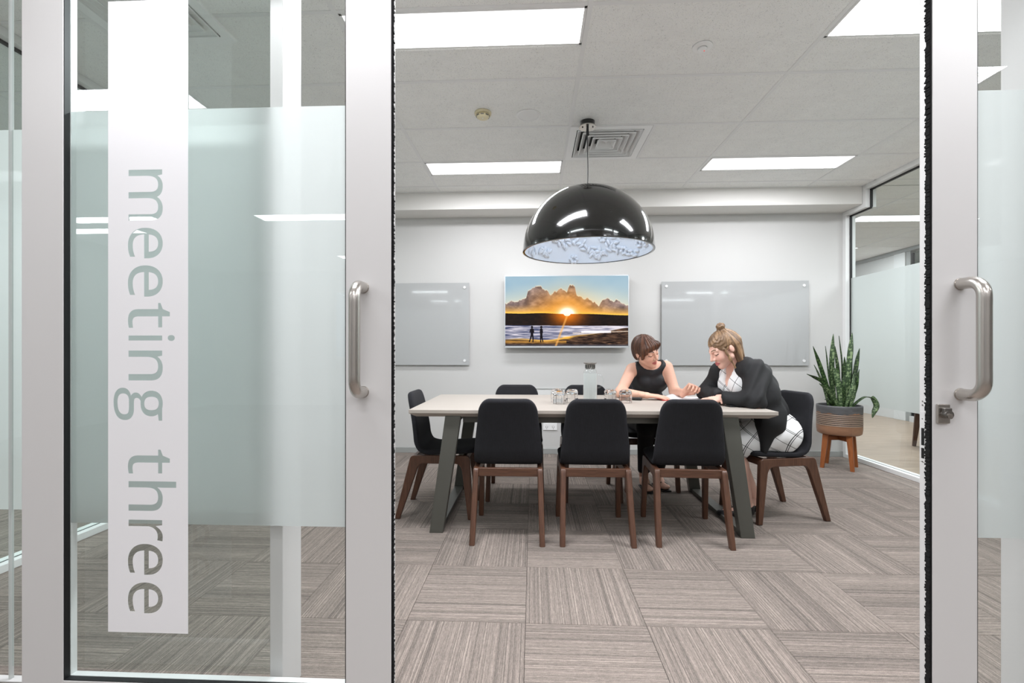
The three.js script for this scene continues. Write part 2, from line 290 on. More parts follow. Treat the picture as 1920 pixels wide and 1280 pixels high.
function slidingDoor(name, label, x0, x1, sl, sr) {                  // sl, sr: widths of the two stiles
  const o = structure(name, label), top = 2.4, b0 = 0.012, b1 = 0.092, gl = 1.411;
  mesh('stile', dbox(x0, x0 + sl, b0, top, DOORF, DOORB, 0.002), M.alu, o); mesh('stile', dbox(x1 - sr, x1, b0, top, DOORF, DOORB, 0.002), M.alu, o);
  mesh('bottom_rail', dbox(x0 + sl, x1 - sr, b0, b1, DOORF, DOORB, 0.001), M.alu, o); mesh('top_rail', dbox(x0 + sl, x1 - sr, top - 0.09, top, DOORF, DOORB, 0.001), M.alu, o);
  const a = x0 + sl, b = x1 - sr, t = 0.0025;
  for (const [nm, p0, p1, m] of [['glazing_gasket', DOORF + 0.002, gl - 0.001, M.black], ['glazing_bead', gl + 0.001, DOORB - 0.002, M.whiteFrame]])
    mesh(nm, [dbox(a, a + t, b1, top - 0.09, p0, p1), dbox(b - t, b, b1, top - 0.09, p0, p1), dbox(a, b, b1, b1 + t, p0, p1), dbox(a, b, top - 0.09 - t, top - 0.09, p0, p1)], m, o);
  pane('glass_pane', o, rect(a, b, b1, top - 0.09), 'x', gl, M.glass);
  pane('frosted_film', o, rect(a + t, b - t, FILM0, FILM1), 'x', gl + 0.002, M.doorFrost);
  return o;
}
const doorLeft = slidingDoor('door_1', 'sliding glass door carrying the meeting three sign', -1.588, -0.425, 0.135, 0.138);
const doorRight = slidingDoor('door_2', 'sliding glass door with a keyed lock', 1.138, 2.301, 0.124, 0.135);
pullHandle(-0.509, doorLeft); pullHandle(1.214, doorRight);
function pileSeal(x, d0, d1, s, parent) {                           // black brush pile along a meeting edge, with uneven bristle tips
  const gs = [dbox(Math.min(x, x + s * 0.004), Math.max(x, x + s * 0.004), 0.012, 2.4, d0, d1)];
  for (let y = 0.02; y < 2.39; y += 0.004) { const h = 0.004 + 0.0035 * rnd(), e = ran(-0.0015, 0.004); gs.push(dbox(Math.min(x, x + s * h), Math.max(x, x + s * h), y, y + 0.0045, d0 + 0.001, d1 + e)); }
  return mesh('pile_seal', gs, M.pile, parent);
}
pileSeal(-0.425, 1.394, 1.406, 1, doorLeft);
pileSeal(1.138, 1.391, 1.4065, -1, doorRight);
{ // lock on the right-hand door, latch works in its edge
  const plate = mesh('lock_plate', dbox(1.147, 1.181, 0.907, 0.962, DOORF - 0.008, DOORF, 0.002), M.steel, doorRight);
  mesh('lock_barrel', [cyl(0.0115, 0.0115, W(1.166, 0.934, DOORF - 0.008), W(1.166, 0.934, DOORF - 0.024), 24), dbox(1.155, 1.177, 0.934, 0.953, DOORF - 0.02, DOORF - 0.008, 0.003)], M.darkSteel, plate);
  mesh('keyway', [cyl(0.0075, 0.0075, W(1.166, 0.93, DOORF - 0.024), W(1.166, 0.93, DOORF - 0.0265), 20), dbox(1.1652, 1.1668, 0.925, 0.935, DOORF - 0.0275, DOORF - 0.026)], M.steel, plate);
  mesh('latch_plate', dbox(1.1365, 1.138, 0.79, 0.935, 1.414, 1.432), M.alu, doorRight);
  for (const [y0, y1] of [[0.80, 0.83], [0.838, 0.888]]) mesh('latch_slot', dbox(1.1358, 1.1366, y0, y1, 1.4155, 1.4255), M.black, doorRight);
  for (const y of [0.79, 0.915, 0.955, 0.966]) mesh('screw', cyl(0.002, 0.002, W(1.1362, y, 1.4225), W(1.137, y, 1.4225), 10), M.darkSteel, doorRight);
  mesh('strike_slot', dbox(-0.4255, -0.4245, 0.80, 0.905, 1.407, 1.418), M.black, doorLeft);
}
{ // the vertical vinyl sign with its lettering cut out
  const font = await new FontLoader().loadAsync('fonts/droid/droid_sans_regular.typeface.json');
  let xh = 0; for (const p of font.generateShapes('x', 1, 6)[0].getPoints(6)) xh = Math.max(xh, p.y);
  const up = 0.1085 / xh, base = -1.2597, islands = [];
  const strip = new THREE.Shape([[-1.326, 0.236], [-1.068, 0.236], [-1.068, 2.204], [-1.326, 2.204]].map((p) => new THREE.Vector2(...p)));
  for (const [ch, a, b] of [['m', 0, 0.158], ['e', 0.181, 0.276], ['e', 0.298, 0.395], ['t', 0.415, 0.492], ['i', 0.515, 0.533], ['n', 0.563, 0.656], ['g', 0.679, 0.781], ['t', 0.871, 0.946], ['h', 0.97, 1.062], ['r', 1.09, 1.156], ['e', 1.165, 1.261], ['e', 1.285, 1.381]]) {   // start and end of each letter down the strip
    const raw = font.generateShapes(ch, 1, 10); let lo = 1e9, hi = -1e9;
    for (const s of raw) for (const p of s.getPoints(8)) { lo = Math.min(lo, p.x); hi = Math.max(hi, p.x); }
    const put = (p) => new THREE.Vector2(base + p.y * up, 1.677 - mixn(a, b, (p.x - lo) / (hi - lo)));
    for (const s of raw) { strip.holes.push(new THREE.Path(s.getPoints(8).map(put))); for (const h of s.holes) islands.push(new THREE.Shape(h.getPoints(8).map(put))); }
  }
  const g = [strip, ...islands].map((s) => new THREE.ExtrudeGeometry(s, { depth: 0.0004, bevelEnabled: false }).translate(0, 0, -1.4098));
  tag(mesh('vinyl_lettering', g, M.vinyl, doorLeft), 'white vinyl strip with the words meeting three cut out');
}

// ------------------------------------------------------------------ ceiling lights (recessed 1200 x 300 panels)
function lightPanel(x0, x1, d0, d1, label, power, group) {
  const o = thing('ceiling_light', label, 'light', [(x0 + x1) / 2, CEIL, -(d0 + d1) / 2], 0, group), w = x1 - x0 - 0.026, d = d1 - d0 - 0.02;
  const hw = w / 2, hd = d / 2, f = 0.014;
  mesh('frame', [box(-hw, hw, -0.004, 0.02, -hd, -hd + f, 0.001), box(-hw, hw, -0.004, 0.02, hd - f, hd, 0.001), box(-hw, -hw + f, -0.004, 0.02, -hd, hd, 0.001), box(hw - f, hw, -0.004, 0.02, -hd, hd, 0.001)], M.grid, o);
  mesh('diffuser', box(-hw + f, hw - f, -0.001, 0.012, -hd + f, hd - f), M.diffuser, o);
  const l = new THREE.RectAreaLight(0xf9faff, power, w - 0.03, d - 0.03); l.name = 'panel_glow'; l.position.set(0, -0.003, 0); l.rotation.x = -PI / 2; o.add(l);
  return o;
}
for (const [x0, x1, d0, d1] of lightSpots) {
  const inRoom = x1 < RIGHT && x0 > LEFT, near = d0 < 3, leftCol = x0 < 0;
  const label = !inRoom ? (x0 > RIGHT ? (d0 > 7 ? 'ceiling panel at the far end of the corridor' : d0 > 5 ? 'bright ceiling panel in the corridor behind the right glass partition' : 'corridor ceiling panel level with the meeting table') : near ? 'ceiling panel in the side room, nearest its glazed front' : 'ceiling panel in the room beyond the left glass partition, next to its end wall')
    : near ? (leftCol ? 'largest bright ceiling panel, next to the sign door, nearer than the smoke detector' : 'bright ceiling panel cut off by the door with the lock')
      : (leftCol ? 'narrow bright ceiling panel left of the pendant lamp cord' : 'narrow bright ceiling panel right of the air outlet, near the right glass partition');
  lightPanel(x0, x1, d0, d1, label, inRoom ? PANEL_LIGHT * (near ? 1.22 : 0.52) : PANEL_LIGHT * (x0 > RIGHT ? 1.3 : 1));
}
for (const [x, z] of [[-2.76, 0.1], [2.12, 0.1], [-2.76, 2.78], [-5.2, 2.78], [4.9, 3.3], [0.9, 2.78], [-2.76, 5.2], [2.12, 5.2], [-0.32, 0.7], [4.56, 0.1], [-5.2, 0.1], [2.12, 1.6], [-0.32, 1.9], [4.56, 5.2], [0.9, 4], [-5.9, 3.3], [-0.7, -1.08], [1.75, -1.08]])
  lightPanel(x - COL / 2, x + COL / 2, -z - 0.15, -z + 0.15, 'ceiling panel of the open office behind the camera', OFFICE_LIGHT * (z < 0 ? 1.3 : 1), 'office ceiling panels');

// ------------------------------------------------------------------ small ceiling fittings
{
  const o = thing('smoke_detector', 'cream round smoke detector on the ceiling', 'smoke detector', [-0.34, CEIL, -3.19]);
  mesh('base', lathe([[0, 0], [0.056, 0], [0.058, -0.006], [0.055, -0.016], [0, -0.016]].reverse(), 40), M.cream, o);
  mesh('cap', lathe([[0, -0.044], [0.026, -0.043], [0.038, -0.038], [0.044, -0.028], [0.045, -0.016], [0, -0.016]], 40), M.cream, o);
  for (let k = 0; k < 8; k++) { const a = k / 8 * 2 * PI; mesh('vent_slot', box(-0.011, 0.011, -0.031, -0.025, -0.002, 0.002).translate(0, 0, 0.0445).rotateY(a), M.darkSteel, o); }
  mesh('indicator', new THREE.SphereGeometry(0.004, 10, 8).translate(0, -0.044, 0.01), M.plastic, o);
  const s = thing('ceiling_speaker', 'flat white round ceiling loudspeaker beside the smoke detector', 'speaker', [-0.03, CEIL, -3.24]);
  mesh('rim', lathe([[0.07, 0], [0.084, 0], [0.084, -0.004], [0.078, -0.008], [0.07, -0.006], [0.07, 0]], 48), M.plastic, s);
  mesh('grille', lathe([[0, -0.004], [0.071, -0.004], [0.071, 0], [0, 0]], 48), M.grid, s);
  const m = thing('motion_sensor', 'white round ceiling sensor with a tiny red light', 'sensor', [0.905, CEIL, -2.55]);
  mesh('flange', lathe([[0, 0], [0.052, 0], [0.052, -0.004], [0.044, -0.009], [0, -0.01]].reverse(), 40), M.plastic, m);
  mesh('lens', lathe([[0, -0.026], [0.012, -0.025], [0.021, -0.019], [0.025, -0.009], [0, -0.009]], 32), M.plastic, m);
  mesh('indicator_light', new THREE.SphereGeometry(0.003, 8, 6).translate(0.008, -0.025, 0.004), M.ledRed, m);
}
function airOutlet(x, d, label, drop = 0) {                          // four-way louvred diffuser, 0.6 m square
  const o = thing('air_outlet', label, 'air vent', [x, CEIL - drop, -d]), h = 0.296;
  const frame = (a, b, y0, y1) => [box(-a, a, y0, y1, -a, -b), box(-a, a, y0, y1, b, a), box(-a, -b, y0, y1, -b, b), box(b, a, y0, y1, -b, b)];
  mesh('frame', frame(h, 0.245, -0.006, 0.012 + drop), M.plastic, o);
  mesh('duct', [box(-0.245, 0.245, 0.052, 0.056, -0.245, 0.245), ...[-1, 1].flatMap((s) => [box(s * 0.243, s * 0.245, -0.004, 0.054, -0.245, 0.245), box(-0.245, 0.245, -0.004, 0.054, s * 0.243, s * 0.245)])], M.black, o);
  for (let k = 0; k < 5; k++) {                                       // sloping square louvres, one inside the other
    const a = 0.238 - k * 0.042, b = a - 0.034, y0 = -0.006, y1 = 0.032, q = [], t = 0.002;
    const ring = (r, y) => [[-r, y, -r], [r, y, -r], [r, y, r], [-r, y, r]];
    const A = ring(a, y0), B = ring(b, y1), C = ring(b, y1 + t), D = ring(a, y0 + t);
    for (const [P, Q] of [[A, B], [B, C], [C, D], [D, A]]) for (let i = 0; i < 4; i++) { const j = (i + 1) % 4; q.push(P[i], P[j], Q[j], P[i], Q[j], Q[i]); }
    const g = new THREE.BufferGeometry(); g.setAttribute('position', new THREE.Float32BufferAttribute(q.flat(), 3)); g.computeVertexNormals();
    mesh('louvre', [g, ...frame(a + 0.001, a - 0.003, y0 - 0.006, y0 + 0.003).map((f) => { const q = f.toNonIndexed(); q.deleteAttribute('uv'); return q; })], M.plastic, o);
  }
  mesh('core', new THREE.ConeGeometry(0.036, 0.034, 4).rotateY(PI / 4).rotateX(PI).translate(0, 0.012, 0), M.plastic, o);
  return o;
}
airOutlet(0.27 + 0.3, R0 + 2.5 * ROW, 'square louvred air outlet in the ceiling behind the pendant cord');
airOutlet(-1.84, 2.09, 'square louvred air outlet seen through the sign door glass', 0.012);

// ------------------------------------------------------------------ pendant lamp
{
  const o = thing('pendant_lamp', 'large glossy black dome pendant lamp with white relief lining', 'lamp', [0.388, 0, -3.35]);
  const R = 0.46, rimY = 1.815, Ri = 0.446, out = [], inn = [];
  for (let k = 0; k <= 40; k++) { const a = k / 40 * PI / 2; out.push([Math.max(R * Math.sin(a), 0.0001), rimY + 0.46 * Math.cos(a)]); inn.push([Math.max(Ri * Math.sin(a), 0.0001), rimY + 0.446 * Math.cos(a)]); }
  mesh('dome', lathe(out.slice().reverse().concat([]), 96), M.lacquer, o);
  mesh('rim', lathe([[Ri - 0.001, rimY + 0.001], [Ri - 0.001, rimY - 0.003], [R, rimY - 0.003], [R + 0.001, rimY + 0.002]], 96), M.lacquer, o);
  const lining = mesh('lining', lathe(inn, 96), M.plaster, o);
  const petals = [];                                                 // the plaster flowers and leaves on the inside
  const petal = (az, el, s, turn, round) => {
    const g = new THREE.SphereGeometry(1, 10, 7).scale(s, s * (round ? 0.95 : 0.48), 0.013), n = V3(Math.cos(el) * Math.cos(az), Math.sin(el), Math.cos(el) * Math.sin(az));
    g.rotateZ(turn).applyQuaternion(new THREE.Quaternion().setFromUnitVectors(V3(0, 0, 1), n)).translate(n.x * (Ri - 0.007), rimY + n.y * (Ri - 0.007), n.z * (Ri - 0.007)); petals.push(g);
  };
  for (let k = 0; k < 84; k++) {
    const az = k / 84 * 2 * PI + ran(-0.06, 0.06), el = ran(0.06, 0.62);
    if (k % 2) for (let i = 0; i < 6; i++) petal(az + 0.055 * Math.cos(i * PI / 3), el + 0.055 * Math.sin(i * PI / 3), 0.015, i * PI / 3, true);
    else for (let i = 0; i < 5; i++) petal(az + 0.05 * i - 0.1, el + 0.05 * Math.sin(i * 1.7), 0.026, ran(0, PI), false);
  }
  tag(mesh('plaster_relief', petals, M.plaster, lining), 'white plaster flowers and leaves', null, null, 'stuff');
  mesh('cable', tube([W(0, 2.27, 0), W(0.002, 2.4, 0), W(-0.001, 2.55, 0), W(0, 2.69, 0)], 0.0032, 30, 8), M.black, o);
  mesh('cable_grip', cyl(0.011, 0.008, V3(0, 2.64, 0), V3(0, 2.695, 0), 16), M.black, o);
  mesh('dome_cap', cyl(0.03, 0.026, V3(0, 2.272, 0), V3(0, 2.283, 0), 24), M.black, o);
  const rose = mesh('ceiling_rose', cyl(0.052, 0.052, V3(0, 2.7, 0), V3(0, CEIL - 0.002, 0), 32), M.lacquer, o);
  mesh('rose_plate', cyl(0.06, 0.06, V3(0, 2.694, 0), V3(0, 2.7, 0), 32), M.steel, rose);
  for (const s of [-1, 1]) mesh('rose_screw', new THREE.SphereGeometry(0.005, 10, 8).translate(s * 0.036, 2.693, 0.012), M.black, rose);
  const bulb = mesh('bulb', new THREE.SphereGeometry(0.04, 20, 14).translate(0, 2.13, 0), std({ color: 0xffffff, emissive: 0xe6f1ff, emissiveIntensity: 3 }), o);
  mesh('lamp_holder', cyl(0.022, 0.022, V3(0, 2.165, 0), V3(0, 2.262, 0), 18), M.plastic, o);
  const l = new THREE.PointLight(0xe2eeff, 0.18); l.name = 'pendant_glow'; l.position.set(0, 2.13, 0); l.castShadow = true; l.shadow.radius = 2; o.add(l);
}

// ------------------------------------------------------------------ things on the end wall
{ // television showing a sunset over a beach
  const x0 = -0.301, x1 = 1.011, y0 = 1.156, y1 = 1.909, f = 4.985;
  const o = thing('television', 'wall-mounted flat television showing a beach sunset', 'television', [(x0 + x1) / 2, y0, -f]);
  const w = x1 - x0, h = y1 - y0;
  mesh('casing', box(-w / 2, w / 2, -0.012, h + 0.004, -0.05, -0.003, 0.004), M.plastic, o);
  mesh('wall_bracket', box(-0.3, 0.3, 0.15, 0.6, -0.0945, -0.05), M.darkSteel, o);
  mesh('bezel', [box(-w / 2, w / 2, h - 0.007, h + 0.004, -0.004, 0.001), box(-w / 2, -w / 2 + 0.008, 0, h, -0.004, 0.001), box(w / 2 - 0.008, w / 2, 0, h, -0.004, 0.001), box(-w / 2, w / 2, -0.012, 0.006, -0.004, 0.001)], std({ color: 0xc9cccf, roughness: 0.3, metalness: 0.4 }), o);
  mesh('sensor_bar', box(-0.32, -0.27, -0.019, -0.012, -0.03, -0.004, 0.002), M.darkSteel, o);
  const cap = (x, y, ax, ay, bx, by, r) => { const t = clamp(((x - ax) * (bx - ax) + (y - ay) * (by - ay)) / ((bx - ax) ** 2 + (by - ay) ** 2)); return Math.hypot(x - ax - t * (bx - ax), y - ay - t * (by - ay)) - r; };
  const walker = (x, y, cx, m) => Math.min(cap(x, y, cx, 0.272, cx, 0.268, 0.016), cap(x, y, cx, 0.232, cx, 0.19, 0.021), cap(x, y, cx, 0.19, cx, 0.165, 0.018), cap(x, y, cx - m * 0.018, 0.24, cx - m * 0.03, 0.2, 0.007), cap(x, y, cx + m * 0.018, 0.24, cx + m * 0.026, 0.195, 0.007),
    cap(x, y, cx - m * 0.006, 0.16, cx - m * 0.02, 0.11, 0.011), cap(x, y, cx - m * 0.02, 0.11, cx - m * 0.038, 0.062, 0.008), cap(x, y, cx + m * 0.008, 0.16, cx + m * 0.016, 0.11, 0.011), cap(x, y, cx + m * 0.016, 0.11, cx + m * 0.014, 0.058, 0.008));
  const mix3 = (a, b, t) => [mixn(a[0], b[0], t), mixn(a[1], b[1], t), mixn(a[2], b[2], t)];
  const crest = (u) => { // outline of the cloud bank, height 0..1 above the bottom
    const bumps = [[0.0, 0.62], [0.06, 0.655], [0.11, 0.655], [0.17, 0.7], [0.19, 0.80], [0.235, 0.865], [0.29, 0.86], [0.33, 0.80], [0.375, 0.735], [0.41, 0.79], [0.45, 0.835], [0.5, 0.80], [0.53, 0.87], [0.565, 0.865], [0.585, 0.74], [0.65, 0.68], [0.72, 0.645], [0.755, 0.59], [0.8, 0.66], [0.84, 0.69], [0.9, 0.655], [0.96, 0.61], [1, 0.58]];
    let k = 0; while (k < bumps.length - 2 && bumps[k + 1][0] < u) k++;
    const t = smooth(0, 1, (u - bumps[k][0]) / (bumps[k + 1][0] - bumps[k][0])); return mixn(bumps[k][1], bumps[k + 1][1], t) + 0.075 * (fbm(u * 42, 3, 4) - 0.5);
  };
  const pic = texture(960, 540, (u, v) => {                          // v = 0 is the bottom of the screen
    const y = v, X = u * 1.778, sun = Math.hypot((u - 0.505) * 1.5, (y - 0.465) * 1.15), glow = Math.exp(-sun * sun * 85), far = Math.exp(-sun * 3.1);
    let c;
    const hill = 0.462 + 0.022 * Math.exp(-(((u - 0.3) / 0.14) ** 2)) + 0.008 * Math.sin(u * 9 + 2) - 0.02 * u;
    if (y > hill) {
      c = mix3([0.98, 0.9, 0.72], [0.55, 0.68, 0.76], smooth(0.45, 1.05, y + 0.28 * Math.abs(u - 0.5)));
      c = mix3(c, [0.86, 0.87, 0.84], 0.45 * fbm(u * 4 + 3, y * 3, 3));
      const top = crest(u), inside = smooth(-0.006, 0.02, top - y);
      const lump = clamp(fbm(u * 22 + 5, y * 20, 5) * 1.8 - 0.4), shade = clamp((top - y) * 1.5);
      let cl = mix3(mix3([0.36, 0.3, 0.3], [0.7, 0.6, 0.56], lump), [0.96, 0.58, 0.18], clamp(1.2 * far + 0.3 * shade - 0.18));
      cl = mix3(cl, [0.98, 0.72, 0.3], smooth(0.14, 0.0, y - hill) * 0.7);
      c = mix3(c, mix3([1, 0.93, 0.8], cl, smooth(0, 0.025, top - y + 0.012 * (lump - 0.5))), inside);
      if (y - hill < 0.04) c = mix3(c, [1, 0.8, 0.32], 0.85 * smooth(0.045, 0.0, y - hill));
      c = mix3(c, [1, 0.99, 0.9], clamp(1.6 * glow));
      c = mix3(c, [1, 0.66, 0.18], 0.62 * Math.exp(-sun * sun * 12) * (1 - clamp(1.6 * glow)));
    } else if (y > 0.285 + 0.012 * (1 - u)) {
      c = mix3([0.05, 0.03, 0.025], [0.17, 0.1, 0.075], fbm(u * 40, y * 60, 3));
      c = mix3(c, [0.9, 0.47, 0.06], clamp(1.05 * Math.exp(-sun * sun * 26)));
      if (sun < 0.045) c = [1, 0.98, 0.86];
    } else {
      const shore = 0.085 + 0.16 * smooth(0.3, 1.0, u) * (0.6 + 0.4 * u) + 0.012 * Math.sin(u * 14);
      const wave = fbm(u * 12, y * 150, 4), foam = fbm(u * 30, y * 240, 3);
      const sea = mix3([0.2, 0.23, 0.36], [0.9, 0.87, 0.9], clamp(wave * 2.2 - 0.6 + 0.35 * smooth(0.25, 0.6, u)));
      const sand = mix3([0.08, 0.05, 0.05], [0.5, 0.37, 0.28], clamp(fbm(u * 26 + 4, y * 130, 4) * 1.8 - 0.45));
      c = mix3(sand, sea, smooth(-0.004, 0.006, y - shore));
      if (Math.abs(y - shore) < 0.012) c = mix3(c, [0.95, 0.72, 0.3], 0.8 * Math.exp(-(((u - 0.35) / 0.35) ** 2)));
      if (u > 0.55 && Math.abs(y - 0.185 - 0.06 * (u - 0.6)) < 0.006) c = mix3(c, [0.92, 0.84, 0.76], 0.8);
      if (u > 0.62 && u < 0.86 && Math.abs(y - 0.2) < 0.018 - 0.05 * Math.abs(u - 0.74)) c = [0.95, 0.93, 0.95];
      if (y < 0.075 && u < 0.5) c = mix3(c, [0.86, 0.62, 0.26], 0.7 * smooth(0.02, 0.06, y) * (0.5 + foam));
      if (y < 0.022) c = mix3(c, [0.3, 0.3, 0.34], 0.7);
      c = mix3(c, [1, 0.75, 0.3], 0.9 * Math.exp(-(((u - 0.505) / 0.04) ** 2) - ((y - 0.115) / 0.02) ** 2));
    }
    if (u > 0.88 && y < 0.345 && y > 0.3 && fbm(u * 60, y * 40, 2) > 0.42) c = mix3(c, [0.05, 0.04, 0.05], 0.8);
    const beam = cap(X, y, 0.895, 0.42, 0.735, 0.0, 0.004); if (y < 0.44 && beam < 0.02) c = mix3(c, [1, 0.72, 0.38], 0.6 * smooth(0.02, 0, beam));
    if (Math.min(walker(X, y, 0.39, 1), walker(X, y, 0.525, -0.6)) < 0) c = [0.07, 0.05, 0.08];
    return c;
  }, true, false);
  const g = new THREE.PlaneGeometry(w - 0.014, h - 0.012).translate(0, h / 2, -0.0015);
  mesh('screen', g, phys({ color: 0x050505, roughness: 0.3, specularIntensity: 0.25, emissive: 0xffffff, emissiveMap: pic, emissiveIntensity: 1.15 }), o);
}
function glassBoard(x0, x1, label) {
  const y0 = 0.956, y1 = 1.847, o = thing('glass_whiteboard', label, 'whiteboard', [(x0 + x1) / 2, y0, -5.05]), w = (x1 - x0) / 2, h = y1 - y0;
  mesh('board', box(-w, w, 0, h, -0.006, 0, 0.0015), M.board, o);
  for (const [x, y] of [[-w + 0.05, 0.05], [w - 0.05, 0.05], [-w + 0.05, h - 0.05], [w - 0.05, h - 0.05]]) mesh('standoff', [cyl(0.011, 0.011, V3(x, y, -0.0295), V3(x, y, -0.006), 20), cyl(0.015, 0.0145, V3(x, y, 0), V3(x, y, 0.006), 24)], M.boardPin, o);
}
glassBoard(-2.207, -0.687, 'white glass board left of the television');
glassBoard(1.367, 2.89, 'white glass board behind the two women, right of the television');
{
  const o = thing('power_outlet', 'white double power outlet low on the end wall', 'power outlet', [0.185, 0.296, -BACK]);
  mesh('plate', box(-0.075, 0.075, -0.04, 0.04, 0, 0.01, 0.004), M.plastic, o);
  for (const s of [-1, 1]) { mesh('socket', [-0.35, 0.35].map((a) => box(-0.0022, 0.0022, -0.007, 0.007, 0.0095, 0.0108).rotateZ(a).translate(s * 0.035 + (a < 0 ? 0.009 : -0.009), -0.006, 0)).concat([box(-0.002, 0.002, -0.006, 0.006, 0.0095, 0.0108).translate(s * 0.035, -0.024, 0)]), M.darkSteel, o); mesh('rocker', box(s * 0.035 - 0.008, s * 0.035 + 0.008, 0.016, 0.03, 0.01, 0.014, 0.001), M.plastic, o); }
  const p = thing('cable_panel', 'slim white cable cover on the wall behind the empty chairs', 'wall panel', [0.27, 0.4, -BACK]);
  mesh('cover', box(-0.35, 0.35, 0, 0.3, 0, 0.016, 0.002), M.plainWhite, p);
  mesh('edge_strip', box(-0.35, 0.35, 0.299, 0.306, 0, 0.02), M.greyTrim, p);
}

// ------------------------------------------------------------------ table
{
  const o = thing('meeting_table', 'long taupe meeting table with slanted dark grey sled legs', 'table', [0.343, 0, -3.32]);
  const L = 1.097, Dp = 0.5, top = 0.755;
  const s = new THREE.Shape([[-L, -Dp], [L, -Dp], [L, Dp], [-L, Dp]].map((p) => new THREE.Vector2(...p)));
  const slab = new THREE.ExtrudeGeometry(s, { depth: 0.018, bevelEnabled: true, bevelThickness: 0.002, bevelSize: 0.002, bevelOffset: -0.002, bevelSegments: 2 }).rotateX(-PI / 2).translate(0, top - 0.02, 0);
  mesh('table_top', slab, M.tableTop, o);
  const under = new THREE.BufferGeometry(), a = [[-L, -Dp], [L, -Dp], [L, Dp], [-L, Dp]], b = a.map(([x, z]) => [x * 0.965, z * 0.93]), q = [];      // the chamfered underside
  for (let i = 0; i < 4; i++) { const j = (i + 1) % 4, A = [a[i][0], top - 0.022, a[i][1]], B = [a[j][0], top - 0.022, a[j][1]], C = [b[j][0], top - 0.045, b[j][1]], D = [b[i][0], top - 0.045, b[i][1]]; q.push(A, C, B, A, D, C); }
  q.push([b[0][0], top - 0.045, b[0][1]], [b[1][0], top - 0.045, b[1][1]], [b[2][0], top - 0.045, b[2][1]], [b[0][0], top - 0.045, b[0][1]], [b[2][0], top - 0.045, b[2][1]], [b[3][0], top - 0.045, b[3][1]]);
  under.setAttribute('position', new THREE.Float32BufferAttribute(q.flat(), 3)); under.computeVertexNormals();
  mesh('underside', under, M.tableTop, o);
  mesh('apron', [box(-0.78, 0.78, 0.665, top - 0.045, 0.36, 0.4, 0.002), box(-0.78, 0.78, 0.665, top - 0.045, -0.4, -0.36, 0.002)], M.tableLeg, o);
  for (const sx of [-1, 1]) {
    for (const sz of [-1, 1]) {                                        // slanted tapered leg plates
      const zf = sz * 0.45, pl = [[sx * 0.875, 0.71], [sx * 0.785, 0.71], [sx * 0.895, 0.0], [sx * 0.972, 0.0]], sh = new THREE.Shape(pl.map((p) => new THREE.Vector2(...p)));
      const g = new THREE.ExtrudeGeometry(sh, { depth: 0.05, bevelEnabled: true, bevelThickness: 0.003, bevelSize: 0.003, bevelSegments: 2 }).translate(0, 0, zf - 0.025);
      g.translate(0, 0.003, 0); mesh('leg', g, M.tableLeg, o);
    }
    mesh('foot_rail', box(sx * 0.935 - 0.034, sx * 0.935 + 0.034, 0.001, 0.03, -0.42, 0.42, 0.003), M.tableLeg, o);
    mesh('head_rail', box(sx * 0.83 - 0.04, sx * 0.83 + 0.04, 0.68, 0.71, -0.42, 0.42, 0.003), M.tableLeg, o);
  }
}

// ------------------------------------------------------------------ chairs
function chairShell() {
  const path = new THREE.CatmullRomCurve3([V3(0, 0.452, 0.275), V3(0, 0.449, 0.2), V3(0, 0.442, 0.1), V3(0, 0.438, 0.0), V3(0, 0.44, -0.05), V3(0, 0.455, -0.095), V3(0, 0.497, -0.123), V3(0, 0.56, -0.135), V3(0, 0.68, -0.156), V3(0, 0.78, -0.176), V3(0, 0.832, -0.187)], false, 'centripetal');
  const N = 64, K = 36, len = path.getLength(), pos = [], uv = [], idx = [], T = 0.021;
  for (let i = 0; i <= N; i++) {
    const t = i / N, e = 0.5 - 0.5 * Math.cos(PI * t), p = path.getPointAt(e), tg = path.getTangentAt(e), nx = V3(0, tg.z, -tg.y).negate(); // towards the sitter
    const s = e * len, back = smooth(0.38, len, s), w0 = mixn(0.206, 0.172, back);
    const ca = Math.min(s / 0.07, 1), cb = Math.min((len - s) / 0.085, 1), round = Math.sqrt(Math.max(0, 1 - (1 - ca) ** 2)) * 0.35 + 0.65, round2 = Math.sqrt(Math.max(0, 1 - (1 - cb) ** 2)) * 0.42 + 0.58;
    const w = w0 * Math.min(round, round2), th = T * Math.sqrt(Math.max(0.0, 1 - (1 - Math.min(s / 0.02, (len - s) / 0.02, 1)) ** 2));
    for (let k = 0; k < K; k++) {
      const a = k / K * 2 * PI, c = Math.cos(a), sn = Math.sin(a), x = w * Math.sign(c) * Math.abs(c) ** 0.3, off = th * Math.sign(sn) * Math.abs(sn) ** 0.55 + 0.012 * (x / 0.2) ** 2 * smooth(0.3, 0.6, s);
      pos.push(x, p.y + nx.y * off, p.z + nx.z * off); uv.push(x * 4, s * 4);
    }
  }
  for (let i = 0; i < N; i++) for (let k = 0; k < K; k++) { const a = i * K + k, b = i * K + (k + 1) % K; idx.push(a, b, a + K, b, b + K, a + K); }
  const g = new THREE.BufferGeometry(); g.setAttribute('position', new THREE.Float32BufferAttribute(pos, 3)); g.setAttribute('uv', new THREE.Float32BufferAttribute(uv, 2)); g.setIndex(idx); g.computeVertexNormals(); return g;
}
